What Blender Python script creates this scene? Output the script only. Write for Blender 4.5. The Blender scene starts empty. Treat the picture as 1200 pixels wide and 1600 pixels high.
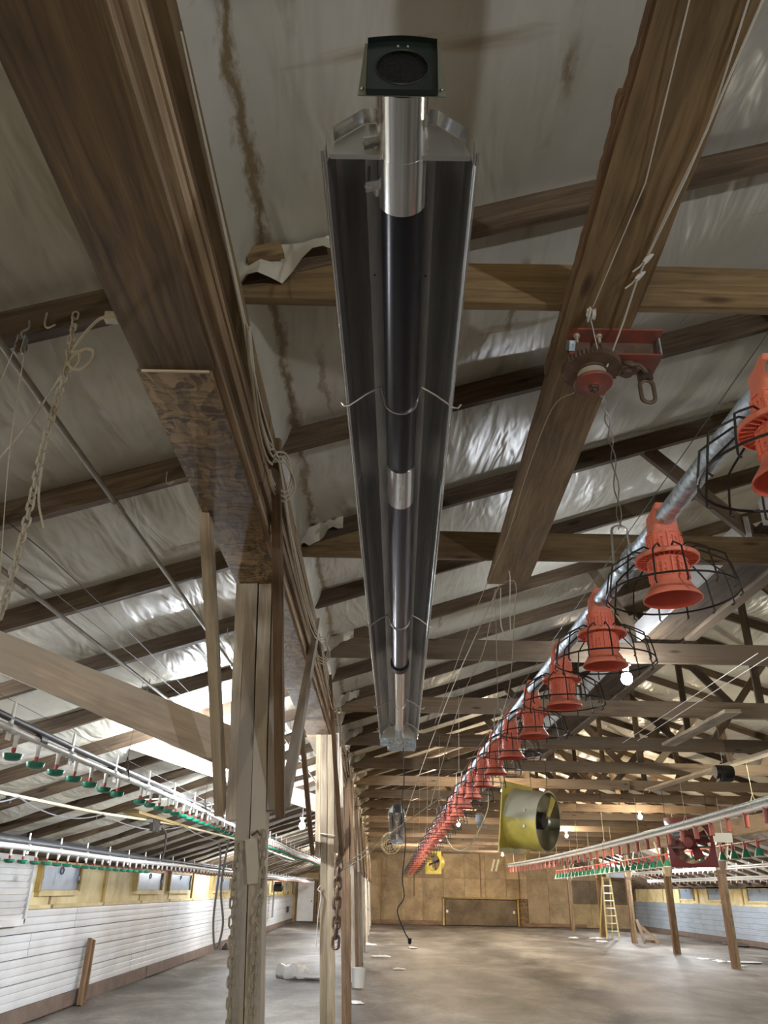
import bpy, math, random
import numpy as np
from mathutils import Vector, Matrix
random.seed(7)
scene = bpy.context.scene
COL = scene.collection
PI = math.pi

# ------------------------------------------------------------------ camera, world, exposure
cam_d = bpy.data.cameras.new('camera')
cam = bpy.data.objects.new('camera', cam_d)
COL.objects.link(cam)
PITCH, ROLL, YAW, FPX = .4566, .0196, .0018, 1202.1
fw = Vector((-math.sin(YAW)*math.cos(PITCH), math.cos(YAW)*math.cos(PITCH), math.sin(PITCH)))
rt0 = Vector((math.cos(YAW), math.sin(YAW), 0)); up0 = rt0.cross(fw)
rt = rt0*math.cos(ROLL)+up0*math.sin(ROLL); up = up0*math.cos(ROLL)-rt0*math.sin(ROLL)
m = Matrix((rt, up, -fw)).transposed().to_4x4(); m.translation = (0, 0, 1.75)
cam.matrix_world = m
cam_d.sensor_fit = 'VERTICAL'; cam_d.sensor_height = 24; cam_d.lens = FPX/1600*24
cam_d.clip_start = .05; cam_d.clip_end = 200
scene.camera = cam
w = bpy.data.worlds.new('world'); scene.world = w; w.use_nodes = True
w.node_tree.nodes['Background'].inputs[0].default_value = (.55, .65, .8, 1)
w.node_tree.nodes['Background'].inputs[1].default_value = .4
vs = scene.view_settings
vs.view_transform = 'Standard'; vs.look = 'None'; vs.gamma = 1; vs.use_curve_mapping = False
vs.exposure = 1.5
COOL, WARM, DIM = (.88, .93, 1.0), (1.0, .80, .56), (1.0, .93, .74)
# bulbs: x, y, z, watts, colour, label
BULBS = [
    (2.23, 6.95, 3.52, 20, COOL, 'cool white bare bulb under the third truss, largest of the bulbs in view'),
    (2.42, 15.9, 3.53, 40, WARM, 'added warm fill bulb hidden behind the big yellow drum fan'),  # unseen bulb, added to even out the light at mid span
    (2.336, 24.5, 3.53, 85, WARM, 'glowing warm bulb just right of the far feeder pipe, above the yellow square fan'),
    (2.333, 31.8, 3.53, 95, WARM, 'small glowing bulb behind the far feeder pipe, lower of two there'),
    (2.15, 40.0, 3.53, 130, WARM, 'added warm fill bulb behind the last orange pans near the end wall'),  # added so the far end is less dark, mostly covered by the pans
    (6.44, 28.6, 3.53, 95, WARM, 'glowing bulb just right of the big yellow drum fan'),
    (6.616, 20.9, 3.53, 80, WARM, 'largest warm glowing bulb, on a chord above the red feed drops'),
    (6.5, 37.0, 3.53, 130, WARM, 'added warm fill bulb out of sight behind the yellow drum fan, near the end wall'),  # added fill for the end wall, covered by the drum fan
    (6.55, 44.5, 3.53, 110, WARM, 'added warm fill bulb closest to the end wall above the hatch'),  # extra bulb added to brighten the end wall
    (-1.76, 8.1, 3.03, 95, COOL, 'white lamp hidden behind the knee brace, close under the aisle sheeting'),
    (-1.36, 14.6, 2.74, 60, COOL, 'white lamp between the first and second posts in the drinker aisle'),
    (-1.75, 12.0, 2.16, 72, COOL, 'added white fill lamp hung low behind the first post'),  # added to brighten the aisle sheeting, the post covers it
    (-3.53, 24.0, 2.40, 100, COOL, 'added white fill lamp far down the drinker aisle behind the first post'),  # added fill for the far aisle, out of sight behind the post
    (-1.9, 31.0, 2.85, 130, COOL, 'added white fill lamp in the far half of the drinker aisle behind the second post'),  # unseen fill added for the far aisle roof
    (-2.4, 41.0, 2.80, 150, COOL, 'added white fill lamp at the end of the drinker aisle near the white door'),  # unseen lamp added to keep the aisle end bright
    (11.2, 33.6, 2.92, 120, COOL, 'white lamp in the far aisle behind the ladder post, fainter of two'),
    (11.2, 31.2, 2.86, 120, COOL, 'white lamp in the far aisle beside the dark red fan, brighter of two'),
    (12.0, 43.0, 2.7, 150, COOL, 'added white fill lamp in the far corner beyond the ladder'),  # added fill light for the far lean-to corner
    (12.0, 22.0, 2.7, 120, COOL, 'white lamp in the far aisle out of view beyond the red fan'),
    (6.5, 5.2, 3.53, 28, DIM, 'bare bulb out of view over the centre span, abreast of the winch'),
    (6.5, 13.0, 3.53, 35, DIM, 'bare bulb out of view over the centre span, abreast of the heater burner'),
    (2.6, -2.0, 2.4, 70, COOL, 'bare bulb behind the camera over the centre span'),
    (-.2, -3.0, 2.2, 22, DIM, 'bare bulb low behind the camera beside the beam'),
    (-3.2, -1.5, 2.2, 26, DIM, 'bare bulb behind the camera in the drinker aisle'),
    (-3.6, 5.0, 2.45, 34, COOL, 'bare bulb out of view at the near end of the drinker aisle'),
]

# ------------------------------------------------------------------ materials
def newmat(name):
    mt = bpy.data.materials.new(name); mt.use_nodes = True
    nt = mt.node_tree; b = nt.nodes['Principled BSDF']
    return mt, nt, b
def N(nt, typ, **kw):
    n = nt.nodes.new(typ)
    for k, v in kw.items():
        if k.startswith('i_'): n.inputs[k[2:].replace('_', ' ')].default_value = v
        else: setattr(n, k, v)
    return n
def ramp(nt, stops):
    r = nt.nodes.new('ShaderNodeValToRGB'); cr = r.color_ramp
    while len(cr.elements) < len(stops): cr.elements.new(.5)
    for e, (p, c) in zip(cr.elements, stops):
        e.position = p; e.color = (*c, 1) if len(c) == 3 else c
    return r
def mix(nt, a, b, fac, mode='MIX'):
    mx = nt.nodes.new('ShaderNodeMix'); mx.data_type = 'RGBA'; mx.blend_type = mode
    for sock, v in ((mx.inputs[0], fac), (mx.inputs[6], a), (mx.inputs[7], b)):
        if hasattr(v, 'is_output'): nt.links.new(v, sock)
        elif isinstance(v, (int, float)): sock.default_value = v
        else: sock.default_value = (*v, 1) if len(v) == 3 else v
    return mx.outputs[2]
def bump(nt, b, h, strength, dist=.01):
    bp = N(nt, 'ShaderNodeBump'); bp.inputs['Strength'].default_value = strength
    bp.inputs['Distance'].default_value = dist
    nt.links.new(h, bp.inputs['Height']); nt.links.new(bp.outputs[0], b.inputs['Normal'])

def coords(nt, kind, scale, rnd=True):
    tc = N(nt, 'ShaderNodeTexCoord')
    out = tc.outputs[kind]
    if rnd:
        oi = N(nt, 'ShaderNodeObjectInfo')
        mu = N(nt, 'ShaderNodeVectorMath', operation='MULTIPLY_ADD')
        cb = N(nt, 'ShaderNodeCombineXYZ')
        for i in range(3): nt.links.new(oi.outputs['Random'], cb.inputs[i])
        nt.links.new(cb.outputs[0], mu.inputs[0]); mu.inputs[1].default_value = (37, 23, 11)
        nt.links.new(out, mu.inputs[2]); out = mu.outputs[0]
    mp = N(nt, 'ShaderNodeMapping'); mp.inputs['Scale'].default_value = scale
    nt.links.new(out, mp.inputs[0])
    return mp.outputs[0], out
def noise(nt, vec, scale, detail=5, rough=.55, dist=0):
    n = N(nt, 'ShaderNodeTexNoise'); n.inputs['Scale'].default_value = scale
    n.inputs['Detail'].default_value = detail; n.inputs['Roughness'].default_value = rough
    n.inputs['Distortion'].default_value = dist
    nt.links.new(vec, n.inputs['Vector']); return n.outputs[0]

def wood(name, lo, hi, rough=.75, var=.25, knots=True, grey=None):
    mt, nt, b = newmat(name)
    v, raw = coords(nt, 'UV', (1.3, 22, 1))
    g = noise(nt, v, 1.6, 7, .6, .9)
    r = ramp(nt, [(.3, lo), (.68, hi)]); nt.links.new(g, r.inputs[0])
    col = r.outputs[0]
    mp = N(nt, 'ShaderNodeMapping'); mp.inputs['Scale'].default_value = (1.1, 4.5, 1); nt.links.new(raw, mp.inputs[0])
    big = noise(nt, mp.outputs[0], 1.0, 4, .6, .4)
    r2 = ramp(nt, [(.3, (.55, .52, .5)), (.62, (1.12, 1.1, 1.08))]); nt.links.new(big, r2.inputs[0])
    col = mix(nt, col, r2.outputs[0], 1.0, 'MULTIPLY')
    if grey:
        mg = N(nt, 'ShaderNodeMapping'); mg.inputs['Scale'].default_value = (.6, 3, 1); nt.links.new(raw, mg.inputs[0])
        gg = noise(nt, mg.outputs[0], 1.3, 3)
        rg = ramp(nt, [(.42, (0, 0, 0)), (.6, (1, 1, 1))]); nt.links.new(gg, rg.inputs[0])
        col = mix(nt, col, grey, rg.outputs[0])
    if knots:
        mk = N(nt, 'ShaderNodeMapping'); mk.inputs['Scale'].default_value = (1.7, 6.5, 1); nt.links.new(raw, mk.inputs[0])
        vo = N(nt, 'ShaderNodeTexVoronoi', feature='F1'); vo.inputs['Scale'].default_value = 1.0
        nt.links.new(mk.outputs[0], vo.inputs['Vector'])
        rk = ramp(nt, [(.06, (.25, .2, .17)), (.14, (1, 1, 1))]); nt.links.new(vo.outputs['Distance'], rk.inputs[0])
        col = mix(nt, col, rk.outputs[0], .85, 'MULTIPLY')
    oi = N(nt, 'ShaderNodeObjectInfo')
    mr = N(nt, 'ShaderNodeMapRange'); mr.inputs['To Min'].default_value = 1-var; mr.inputs['To Max'].default_value = 1+var
    nt.links.new(oi.outputs['Random'], mr.inputs['Value'])
    hs = N(nt, 'ShaderNodeHueSaturation'); nt.links.new(mr.outputs[0], hs.inputs['Value']); nt.links.new(col, hs.inputs['Color'])
    nt.links.new(hs.outputs[0], b.inputs['Base Color'])
    b.inputs['Roughness'].default_value = rough
    bump(nt, b, g, .35, .006)
    return mt

def plain(name, c, rough=.5, metal=0, spec=.5, noise_amt=0, nscale=8, c2=None, bumpd=0):
    mt, nt, b = newmat(name)
    b.inputs['Base Color'].default_value = (*c, 1); b.inputs['Roughness'].default_value = rough
    b.inputs['Metallic'].default_value = metal; b.inputs['Specular IOR Level'].default_value = spec
    if noise_amt:
        v, _ = coords(nt, 'Object', (1, 1, 1))
        g = noise(nt, v, nscale, 5, .6, .3)
        r = ramp(nt, [(.35, c2 or tuple(x*.5 for x in c)), (.62, c)]); nt.links.new(g, r.inputs[0])
        nt.links.new(mix(nt, c, r.outputs[0], noise_amt), b.inputs['Base Color'])
        if bumpd: bump(nt, b, g, .4, bumpd)
    return mt

def osb(name, c1, c2, scale=1):
    mt, nt, b = newmat(name)
    v, raw = coords(nt, 'UV', (1, 1, 1))
    dn = N(nt, 'ShaderNodeTexNoise'); dn.inputs['Scale'].default_value = 9; nt.links.new(raw, dn.inputs['Vector'])
    dm = N(nt, 'ShaderNodeVectorMath', operation='MULTIPLY_ADD'); nt.links.new(dn.outputs[1], dm.inputs[0]); dm.inputs[1].default_value = (.10, .10, 0); nt.links.new(raw, dm.inputs[2]); warped = dm.outputs[0]
    vo = N(nt, 'ShaderNodeTexVoronoi', feature='F1'); vo.inputs['Scale'].default_value = 22*scale
    mp = N(nt, 'ShaderNodeMapping'); mp.inputs['Scale'].default_value = (1, 4.5, 1); mp.inputs['Rotation'].default_value = (0, 0, .5)
    nt.links.new(warped, mp.inputs[0]); nt.links.new(mp.outputs[0], vo.inputs['Vector'])
    vo2 = N(nt, 'ShaderNodeTexVoronoi', feature='F1'); vo2.inputs['Scale'].default_value = 24*scale
    mp2 = N(nt, 'ShaderNodeMapping'); mp2.inputs['Scale'].default_value = (4.8, 1, 1); mp2.inputs['Rotation'].default_value = (0, 0, .3)
    nt.links.new(warped, mp2.inputs[0]); nt.links.new(mp2.outputs[0], vo2.inputs['Vector'])
    a = N(nt, 'ShaderNodeMath', operation='ADD')
    s1 = N(nt, 'ShaderNodeSeparateColor'); nt.links.new(vo.outputs['Color'], s1.inputs[0])
    s2 = N(nt, 'ShaderNodeSeparateColor'); nt.links.new(vo2.outputs['Color'], s2.inputs[0])
    nt.links.new(s1.outputs[0], a.inputs[0]); nt.links.new(s2.outputs[1], a.inputs[1])
    h = N(nt, 'ShaderNodeMath', operation='MULTIPLY'); nt.links.new(a.outputs[0], h.inputs[0]); h.inputs[1].default_value = .5
    r = ramp(nt, [(.15, c1), (.85, c2)]); nt.links.new(h.outputs[0], r.inputs[0])
    mg = N(nt, 'ShaderNodeMapping'); mg.inputs['Scale'].default_value = (.9, .9, .9); nt.links.new(raw, mg.inputs[0])
    gg = noise(nt, mg.outputs[0], 1.2, 5, .6)
    rr = ramp(nt, [(.3, (.55, .5, .45)), (.6, (1.1, 1.08, 1.05))]); nt.links.new(gg, rr.inputs[0])
    col = mix(nt, r.outputs[0], rr.outputs[0], 1, 'MULTIPLY')
    oi = N(nt, 'ShaderNodeObjectInfo')
    mr = N(nt, 'ShaderNodeMapRange'); mr.inputs['To Min'].default_value = .8; mr.inputs['To Max'].default_value = 1.15
    nt.links.new(oi.outputs['Random'], mr.inputs['Value'])
    hs = N(nt, 'ShaderNodeHueSaturation'); nt.links.new(mr.outputs[0], hs.inputs['Value']); nt.links.new(col, hs.inputs['Color'])
    nt.links.new(hs.outputs[0], b.inputs['Base Color']); b.inputs['Roughness'].default_value = .7
    bump(nt, b, h.outputs[0], .3, .004)
    return mt

def membrane():
    mt, nt, b = newmat('sheeting_white')
    tc = N(nt, 'ShaderNodeTexCoord'); o = tc.outputs['Object']
    def mp(s, rot=(0, 0, 0)):
        q = N(nt, 'ShaderNodeMapping'); q.inputs['Scale'].default_value = s; q.inputs['Rotation'].default_value = rot
        nt.links.new(o, q.inputs[0]); return q.outputs[0]
    n1 = noise(nt, mp((1.2, 1.2, 1)), 1.0, 4, .55)
    r1 = ramp(nt, [(.3, (.52, .49, .39)), (.65, (.66, .64, .57))]); nt.links.new(n1, r1.inputs[0])
    # brown water stains: narrow streaks running down the slope and small mould specks
    st = noise(nt, mp((.45, 3.6, 1), (0, 0, 1.2)), 1.1, 4, .6, .6)
    rs = ramp(nt, [(.64, (0, 0, 0)), (.72, (1, 1, 1))]); nt.links.new(st, rs.inputs[0])
    sm = N(nt, 'ShaderNodeMath', operation='MULTIPLY'); sm.inputs[1].default_value = .6; nt.links.new(rs.outputs[0], sm.inputs[0])
    col = mix(nt, r1.outputs[0], (.26, .17, .05), sm.outputs[0])
    sp = noise(nt, mp((5, 5, 1)), 2.2, 6, .75)
    rp = ramp(nt, [(.68, (0, 0, 0)), (.78, (1, 1, 1))]); nt.links.new(sp, rp.inputs[0])
    sq = N(nt, 'ShaderNodeMath', operation='MULTIPLY'); sq.inputs[1].default_value = .45; nt.links.new(rp.outputs[0], sq.inputs[0])
    col = mix(nt, col, (.2, .14, .06), sq.outputs[0])
    # long brown water marks where the sheet folds, parallel to the beam
    sx = N(nt, 'ShaderNodeSeparateXYZ'); nt.links.new(o, sx.inputs[0])
    wob = noise(nt, mp((6, 2.2, 1)), 2.0, 6, .7)
    for x0, wd, gate, strength in ((-.47, .030, .30, .85), (-.30, .02, .50, .6), (.58, .03, .50, .7), (1.9, .03, .52, .5), (3.1, .04, .52, .5), (-1.62, .03, .52, .5)):
        sh = N(nt, 'ShaderNodeMath', operation='MULTIPLY_ADD'); nt.links.new(wob, sh.inputs[0]); sh.inputs[1].default_value = .16; sh.inputs[2].default_value = -.08-x0
        dx = N(nt, 'ShaderNodeMath', operation='ADD'); nt.links.new(sx.outputs[0], dx.inputs[0]); nt.links.new(sh.outputs[0], dx.inputs[1])
        ab = N(nt, 'ShaderNodeMath', operation='ABSOLUTE'); nt.links.new(dx.outputs[0], ab.inputs[0])
        mr = N(nt, 'ShaderNodeMapRange'); mr.inputs['From Min'].default_value = wd; mr.inputs['From Max'].default_value = wd*.2
        nt.links.new(ab.outputs[0], mr.inputs['Value'])
        gn = noise(nt, mp((.5, 1.1, 1)), 1.0+abs(x0), 3, .6)
        gr = ramp(nt, [(gate, (0, 0, 0)), (gate+.12, (1, 1, 1))]); nt.links.new(gn, gr.inputs[0])
        m1 = N(nt, 'ShaderNodeMath', operation='MULTIPLY'); nt.links.new(mr.outputs[0], m1.inputs[0]); nt.links.new(gr.outputs[0], m1.inputs[1])
        m2 = N(nt, 'ShaderNodeMath', operation='MULTIPLY'); nt.links.new(m1.outputs[0], m2.inputs[0]); m2.inputs[1].default_value = strength
        col = mix(nt, col, (.20, .125, .035), m2.outputs[0])
    nt.links.new(col, b.inputs['Base Color'])
    b.inputs['Roughness'].default_value = .34; b.inputs['Specular IOR Level'].default_value = .5
    f1 = noise(nt, mp((3.6, .9, 1), (0, 0, .45)), 1.2, 2, .5, 1.4)
    f2 = noise(nt, mp((9, 1.8, 1), (0, 0, -.25)), 1.0, 2, .45, .8)
    ad = N(nt, 'ShaderNodeMath', operation='MULTIPLY_ADD'); ad.inputs[1].default_value = .45
    nt.links.new(f2, ad.inputs[0]); nt.links.new(f1, ad.inputs[2])
    bump(nt, b, ad.outputs[0], .6, .05)
    return mt

def floor_mat():
    mt, nt, b = newmat('dirt_floor')
    tc = N(nt, 'ShaderNodeTexCoord'); o = tc.outputs['Object']
    def mp(s):
        q = N(nt, 'ShaderNodeMapping'); q.inputs['Scale'].default_value = s
        nt.links.new(o, q.inputs[0]); return q.outputs[0]
    n1 = noise(nt, mp((.5, .28, 1)), 1.4, 7, .65, .4)
    r1 = ramp(nt, [(.34, (.085, .072, .060)), (.5, (.19, .17, .15)), (.64, (.33, .305, .28))]); nt.links.new(n1, r1.inputs[0])
    n2 = noise(nt, mp((5, 5, 1)), 2, 6, .7)
    r2 = ramp(nt, [(.3, (.72, .7, .68)), (.7, (1.1, 1.1, 1.1))]); nt.links.new(n2, r2.inputs[0])
    nt.links.new(mix(nt, r1.outputs[0], r2.outputs[0], 1, 'MULTIPLY'), b.inputs['Base Color'])
    b.inputs['Roughness'].default_value = .6
    bump(nt, b, n2, .4, .02)
    return mt

def metal(name, c, rough, spangle=0, streak=False):
    mt, nt, b = newmat(name)
    b.inputs['Metallic'].default_value = 1; b.inputs['Roughness'].default_value = rough
    b.inputs['Base Color'].default_value = (*c, 1)
    if spangle:
        v, _ = coords(nt, 'Object', (1, 1, 1))
        vo = N(nt, 'ShaderNodeTexVoronoi'); vo.inputs['Scale'].default_value = spangle; nt.links.new(v, vo.inputs['Vector'])
        s = N(nt, 'ShaderNodeSeparateColor'); nt.links.new(vo.outputs['Color'], s.inputs[0])
        r = ramp(nt, [(0, tuple(x*.7 for x in c)), (1, tuple(min(1, x*1.2) for x in c))]); nt.links.new(s.outputs[0], r.inputs[0])
        nt.links.new(r.outputs[0], b.inputs['Base Color'])
        mr = N(nt, 'ShaderNodeMapRange'); mr.inputs['To Min'].default_value = rough*.8; mr.inputs['To Max'].default_value = rough*1.3
        nt.links.new(s.outputs[1], mr.inputs['Value']); nt.links.new(mr.outputs[0], b.inputs['Roughness'])
    if streak:
        v, _ = coords(nt, 'Object', (30, .7, 30))
        g = noise(nt, v, 2, 4, .6)
        r = ramp(nt, [(.3, tuple(x*.75 for x in c)), (.7, c)]); nt.links.new(g, r.inputs[0]); nt.links.new(r.outputs[0], b.inputs['Base Color'])
    return mt

def emit(name, c, s):
    mt, nt, b = newmat(name)
    b.inputs['Base Color'].default_value = (1, 1, 1, 1)
    b.inputs['Emission Color'].default_value = (*c, 1); b.inputs['Emission Strength'].default_value = s
    return mt

M = dict(
    fin=plain('grey_green_fin', (.16, .17, .13), .35),
    chord=wood('wood_chord', (.16, .10, .045), (.33, .235, .115)),
    greychord=wood('wood_grey_chord', (.13, .09, .055), (.28, .20, .13), grey=(.21, .16, .11)),
    rafter=wood('wood_rafter', (.07, .045, .026), (.19, .135, .085)),
    board=wood('wood_board', (.18, .115, .052), (.38, .26, .135), var=.1),
    post=wood('wood_post', (.38, .32, .25), (.74, .67, .57), grey=(.58, .53, .46)),
    brown=wood('wood_brown_brace', (.15, .085, .045), (.28, .18, .10)),
    pale=wood('wood_pale', (.50, .40, .27), (.70, .60, .44)),
    dusty=wood('wood_dusty', (.56, .45, .36), (.80, .71, .62), grey=(.70, .62, .54)),
    yellowwood=wood('wood_yellowed', (.40, .27, .08), (.58, .44, .18)),
    ply=wood('plywood_stained', (.06, .034, .012), (.20, .125, .05), knots=True, var=.1),
    lam=wood('wood_laminate', (.32, .22, .13), (.60, .45, .29), knots=False, var=.3),
    osb=osb('osb_board', (.33, .235, .125), (.47, .355, .21)),
    osbdark=osb('osb_dark', (.06, .035, .012), (.32, .205, .09), .55),
    osbfar=osb('osb_grey_brown', (.15, .11, .065), (.23, .17, .10)),
    osbpale=osb('osb_pale', (.34, .24, .11), (.55, .42, .22)),
    sheet=membrane(), floor=floor_mat(),
    siding=plain('siding_white', (.64, .66, .69), .45, noise_amt=.5, nscale=1.3, c2=(.46, .46, .45)),
    sidingblue=plain('siding_bluegrey', (.36, .42, .49), .5, noise_amt=.5, nscale=1.2, c2=(.24, .27, .30)),
    foam=plain('yellow_foam', (.78, .68, .40), .75, noise_amt=.7, nscale=1.6, c2=(.50, .38, .17), bumpd=.02),
    pane=plain('window_pane', (.27, .34, .44), .3, noise_amt=.4, nscale=3, c2=(.19, .24, .32)),
    white=plain('white_plastic', (.82, .82, .80), .4),
    dirtywhite=plain('white_painted', (.74, .74, .74), .5, noise_amt=.4, nscale=2, c2=(.5, .48, .45)),
    cream=plain('cream_plastic', (.72, .66, .44), .5),
    green=plain('green_plastic', (.02, .22, .13), .35),
    redplastic=plain('red_plastic', (.55, .05, .05), .4),
    orange=plain('orange_plastic', (.95, .29, .195), .42),
    orangedeep=plain('orange_plastic_inner', (.80, .13, .08), .45),
    salmon=plain('salmon_red_plastic', (.40, .11, .085), .4),
    greypipe=plain('grey_pipe', (.055, .06, .068), .5),
    whitepipe=plain('pale_pipe', (.72, .72, .70), .4),
    black=plain('black_rubber', (.02, .02, .02), .5),
    darkmetal=plain('dark_wire', (.055, .05, .05), .45, metal=.6),
    rope=plain('rope_dusty', (.55, .49, .38), .9),
    ropewhite=plain('cord_white', (.75, .73, .68), .8),
    dustychain=plain('chain_dusty', (.52, .47, .37), .8, noise_amt=.5, nscale=40, c2=(.3, .26, .2)),
    rust=plain('rusty_iron', (.21, .14, .10), .55, metal=.2, noise_amt=.8, nscale=20, c2=(.11, .075, .055)),
    rustred=plain('faded_red_paint', (.40, .10, .07), .5, noise_amt=.8, nscale=14, c2=(.17, .10, .075)),
    galv=metal('galvanised', (.60, .67, .73), .60, spangle=70),
    steel=metal('bright_steel', (.80, .81, .82), .16),
    reflector=metal('reflector_aluminised', (.62, .62, .61), .42, streak=True),
    endsteel=metal('end_plate_steel', (.62, .62, .60), .36),
    tube=plain('black_tube', (.016, .016, .022), .28, metal=.4, spec=.7),
    tubedark=metal('heat_tube_dark', (.10, .10, .125), .22),
    tubegrey=metal('heat_tube_grey', (.38, .39, .42), .28),
    hood=plain('green_black_hood', (.012, .019, .016), .3, spec=.6),
    mesh=plain('black_screen', (.012, .012, .012), .5),
    yellow=plain('yellow_paint', (.72, .60, .10), .4, noise_amt=.6, nscale=3, c2=(.42, .34, .10)),
    wornyellow=plain('worn_yellow_paint', (.62, .60, .46), .4, noise_amt=.6, nscale=3, c2=(.46, .42, .26)),
    drumin=metal('drum_inner', (.42, .40, .30), .35),
    maroon=plain('maroon_gloss', (.17, .035, .04), .12, spec=.8),
    fandark=plain('fan_dark', (.05, .045, .045), .4, metal=.5),
    wire=metal('bright_wire', (.75, .75, .75), .3),
    conduit=plain('conduit_dusty', (.30, .26, .20), .6, noise_amt=.5, nscale=9),
    dark=plain('dark_dust', (.06, .05, .045), .8),
    grey=plain('grey_box', (.30, .31, .33), .5),
    bag=plain('white_bag', (.85, .85, .87), .45),
    flap=plain('sheet_flap', (.62, .58, .48), .5),
    concrete=plain('brown_footing', (.19, .135, .105), .85, noise_amt=.6, nscale=4, c2=(.10, .075, .06)),
    ladder=plain('yellow_fibreglass', (.62, .52, .22), .5),
    aluminium=metal('aluminium', (.75, .75, .75), .35),
)

# ------------------------------------------------------------------ mesh builder
class MB:
    def __init__(s): s.v, s.f, s.uv, s.sm = [], [], [], []
    def face(s, idx, uv=None, smooth=False):
        s.f.append(idx); s.uv.append(uv or [(0, 0)]*len(idx)); s.sm.append(smooth)
    def bar(s, P, Q, w_, t_, upv=(0, 0, 1), n=1, jit=0.0, w2=None, t2=None, bow=0):
        P, Q = Vector(P), Vector(Q); d = (Q-P); L = d.length; d.normalize()
        u = Vector(upv)
        if abs(u.dot(d)) > .98: u = Vector((0, 1, 0)) if abs(d.y) < .9 else Vector((1, 0, 0))
        sd = d.cross(u).normalized(); u = sd.cross(d).normalized()
        w2 = w_ if w2 is None else w2; t2 = t_ if t2 is None else t2
        b0 = len(s.v)
        for i in range(n+1):
            k = i/n; c = P.lerp(Q, k)+u*(bow*4*k*(1-k))
            ww = (w_+(w2-w_)*k)/2; tt = (t_+(t2-t_)*k)/2
            for a, b in ((-1, -1), (1, -1), (1, 1), (-1, 1)):
                j1 = random.uniform(-jit, jit) if jit else 0; j2 = random.uniform(-jit, jit)*.5 if jit else 0
                s.v.append(tuple(c+sd*(a*ww+j1)+u*(b*tt+j2)))
        per = [0, w_, w_+t_, 2*w_+t_, 2*w_+2*t_]
        for i in range(n):
            u0, u1 = L*i/n, L*(i+1)/n
            for k in range(4):
                a = b0+i*4+k; b = b0+i*4+(k+1) % 4
                s.face((a, b, b+4, a+4), [(u0, per[k]), (u0, per[k+1]), (u1, per[k+1]), (u1, per[k])])
        s.face((b0+3, b0+2, b0+1, b0), [(0, 0), (.02, 0), (.02, w_), (0, w_)])
        e = b0+n*4
        s.face((e, e+1, e+2, e+3), [(0, 0), (.02, 0), (.02, w_), (0, w_)])
        return s
    def box(s, c, size, rotz=0, rot=None):
        R_ = rot or Matrix.Rotation(rotz, 3, 'Z')
        c = Vector(c); hx = R_ @ Vector((size[0]/2, 0, 0))
        return s.bar(c-hx, c+hx, size[1], size[2], R_ @ Vector((0, 0, 1)))
    def quad(s, a, b, c, d):
        b0 = len(s.v); s.v += [tuple(a), tuple(b), tuple(c), tuple(d)]
        l1 = (Vector(b)-Vector(a)).length; l2 = (Vector(d)-Vector(a)).length
        s.face((b0, b0+1, b0+2, b0+3), [(0, 0), (l1, 0), (l1, l2), (0, l2)])
    def tube(s, pts, r, n=8, closed=False, cap=True, r2=None):
        pts = [Vector(p) for p in pts]; m_ = len(pts); b0 = len(s.v)
        prev = None; acc = 0; us = []
        for i, p in enumerate(pts):
            if closed: d = pts[(i+1) % m_]-pts[i-1]
            else: d = pts[min(i+1, m_-1)]-pts[max(i-1, 0)]
            if d.length < 1e-9: d = Vector((0, 0, 1))
            d.normalize()
            if prev is None:
                a = Vector((0, 0, 1)) if abs(d.z) < .9 else Vector((1, 0, 0))
                x = d.cross(a).normalized()
            else:
                x = (prev-d*prev.dot(d))
                x = x.normalized() if x.length > 1e-6 else d.cross(Vector((.3, .5, .8))).normalized()
            prev = x; y = d.cross(x)
            rr = r if r2 is None else r+(r2-r)*i/(m_-1)
            for k in range(n):
                an = 2*PI*k/n
                s.v.append(tuple(p+x*(math.cos(an)*rr)+y*(math.sin(an)*rr)))
            if i: acc += (pts[i]-pts[i-1]).length
            us.append(acc)
        rings = m_ if closed else m_-1
        for i in range(rings):
            for k in range(n):
                a = b0+i*n+k; b = b0+i*n+(k+1) % n
                j = ((i+1) % m_)*n
                c = b0+j+(k+1) % n; d_ = b0+j+k
                u1 = us[i+1] if i+1 < m_ else acc+.1
                s.face((a, b, c, d_), [(us[i], k/n), (us[i], (k+1)/n), (u1, (k+1)/n), (u1, k/n)], True)
        if cap and not closed:
            s.face(tuple(b0+k for k in reversed(range(n))))
            s.face(tuple(b0+(m_-1)*n+k for k in range(n)))
        return s
    def lathe(s, prof, n=24, M_=None, cap0=False, cap1=False, sq=None):
        M_ = M_ or Matrix.Identity(4); b0 = len(s.v)
        for i, (r, z) in enumerate(prof):
            e = sq[i] if sq else 0
            for k in range(n):
                a = 2*PI*k/n; c_, s_ = math.cos(a), math.sin(a)
                f = 1
                if e: f = 1/((abs(c_)**(2+e*10)+abs(s_)**(2+e*10))**(1/(2+e*10)))
                s.v.append(tuple(M_ @ Vector((c_*r*f, s_*r*f, z))))
        for i in range(len(prof)-1):
            for k in range(n):
                a = b0+i*n+k; b = b0+i*n+(k+1) % n
                s.face((a, b, b+n, a+n), [(k/n, i), ((k+1)/n, i), ((k+1)/n, i+1), (k/n, i+1)], True)
        if cap0: s.face(tuple(b0+k for k in reversed(range(n))))
        if cap1: s.face(tuple(b0+(len(prof)-1)*n+k for k in range(n)))
        return s
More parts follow.
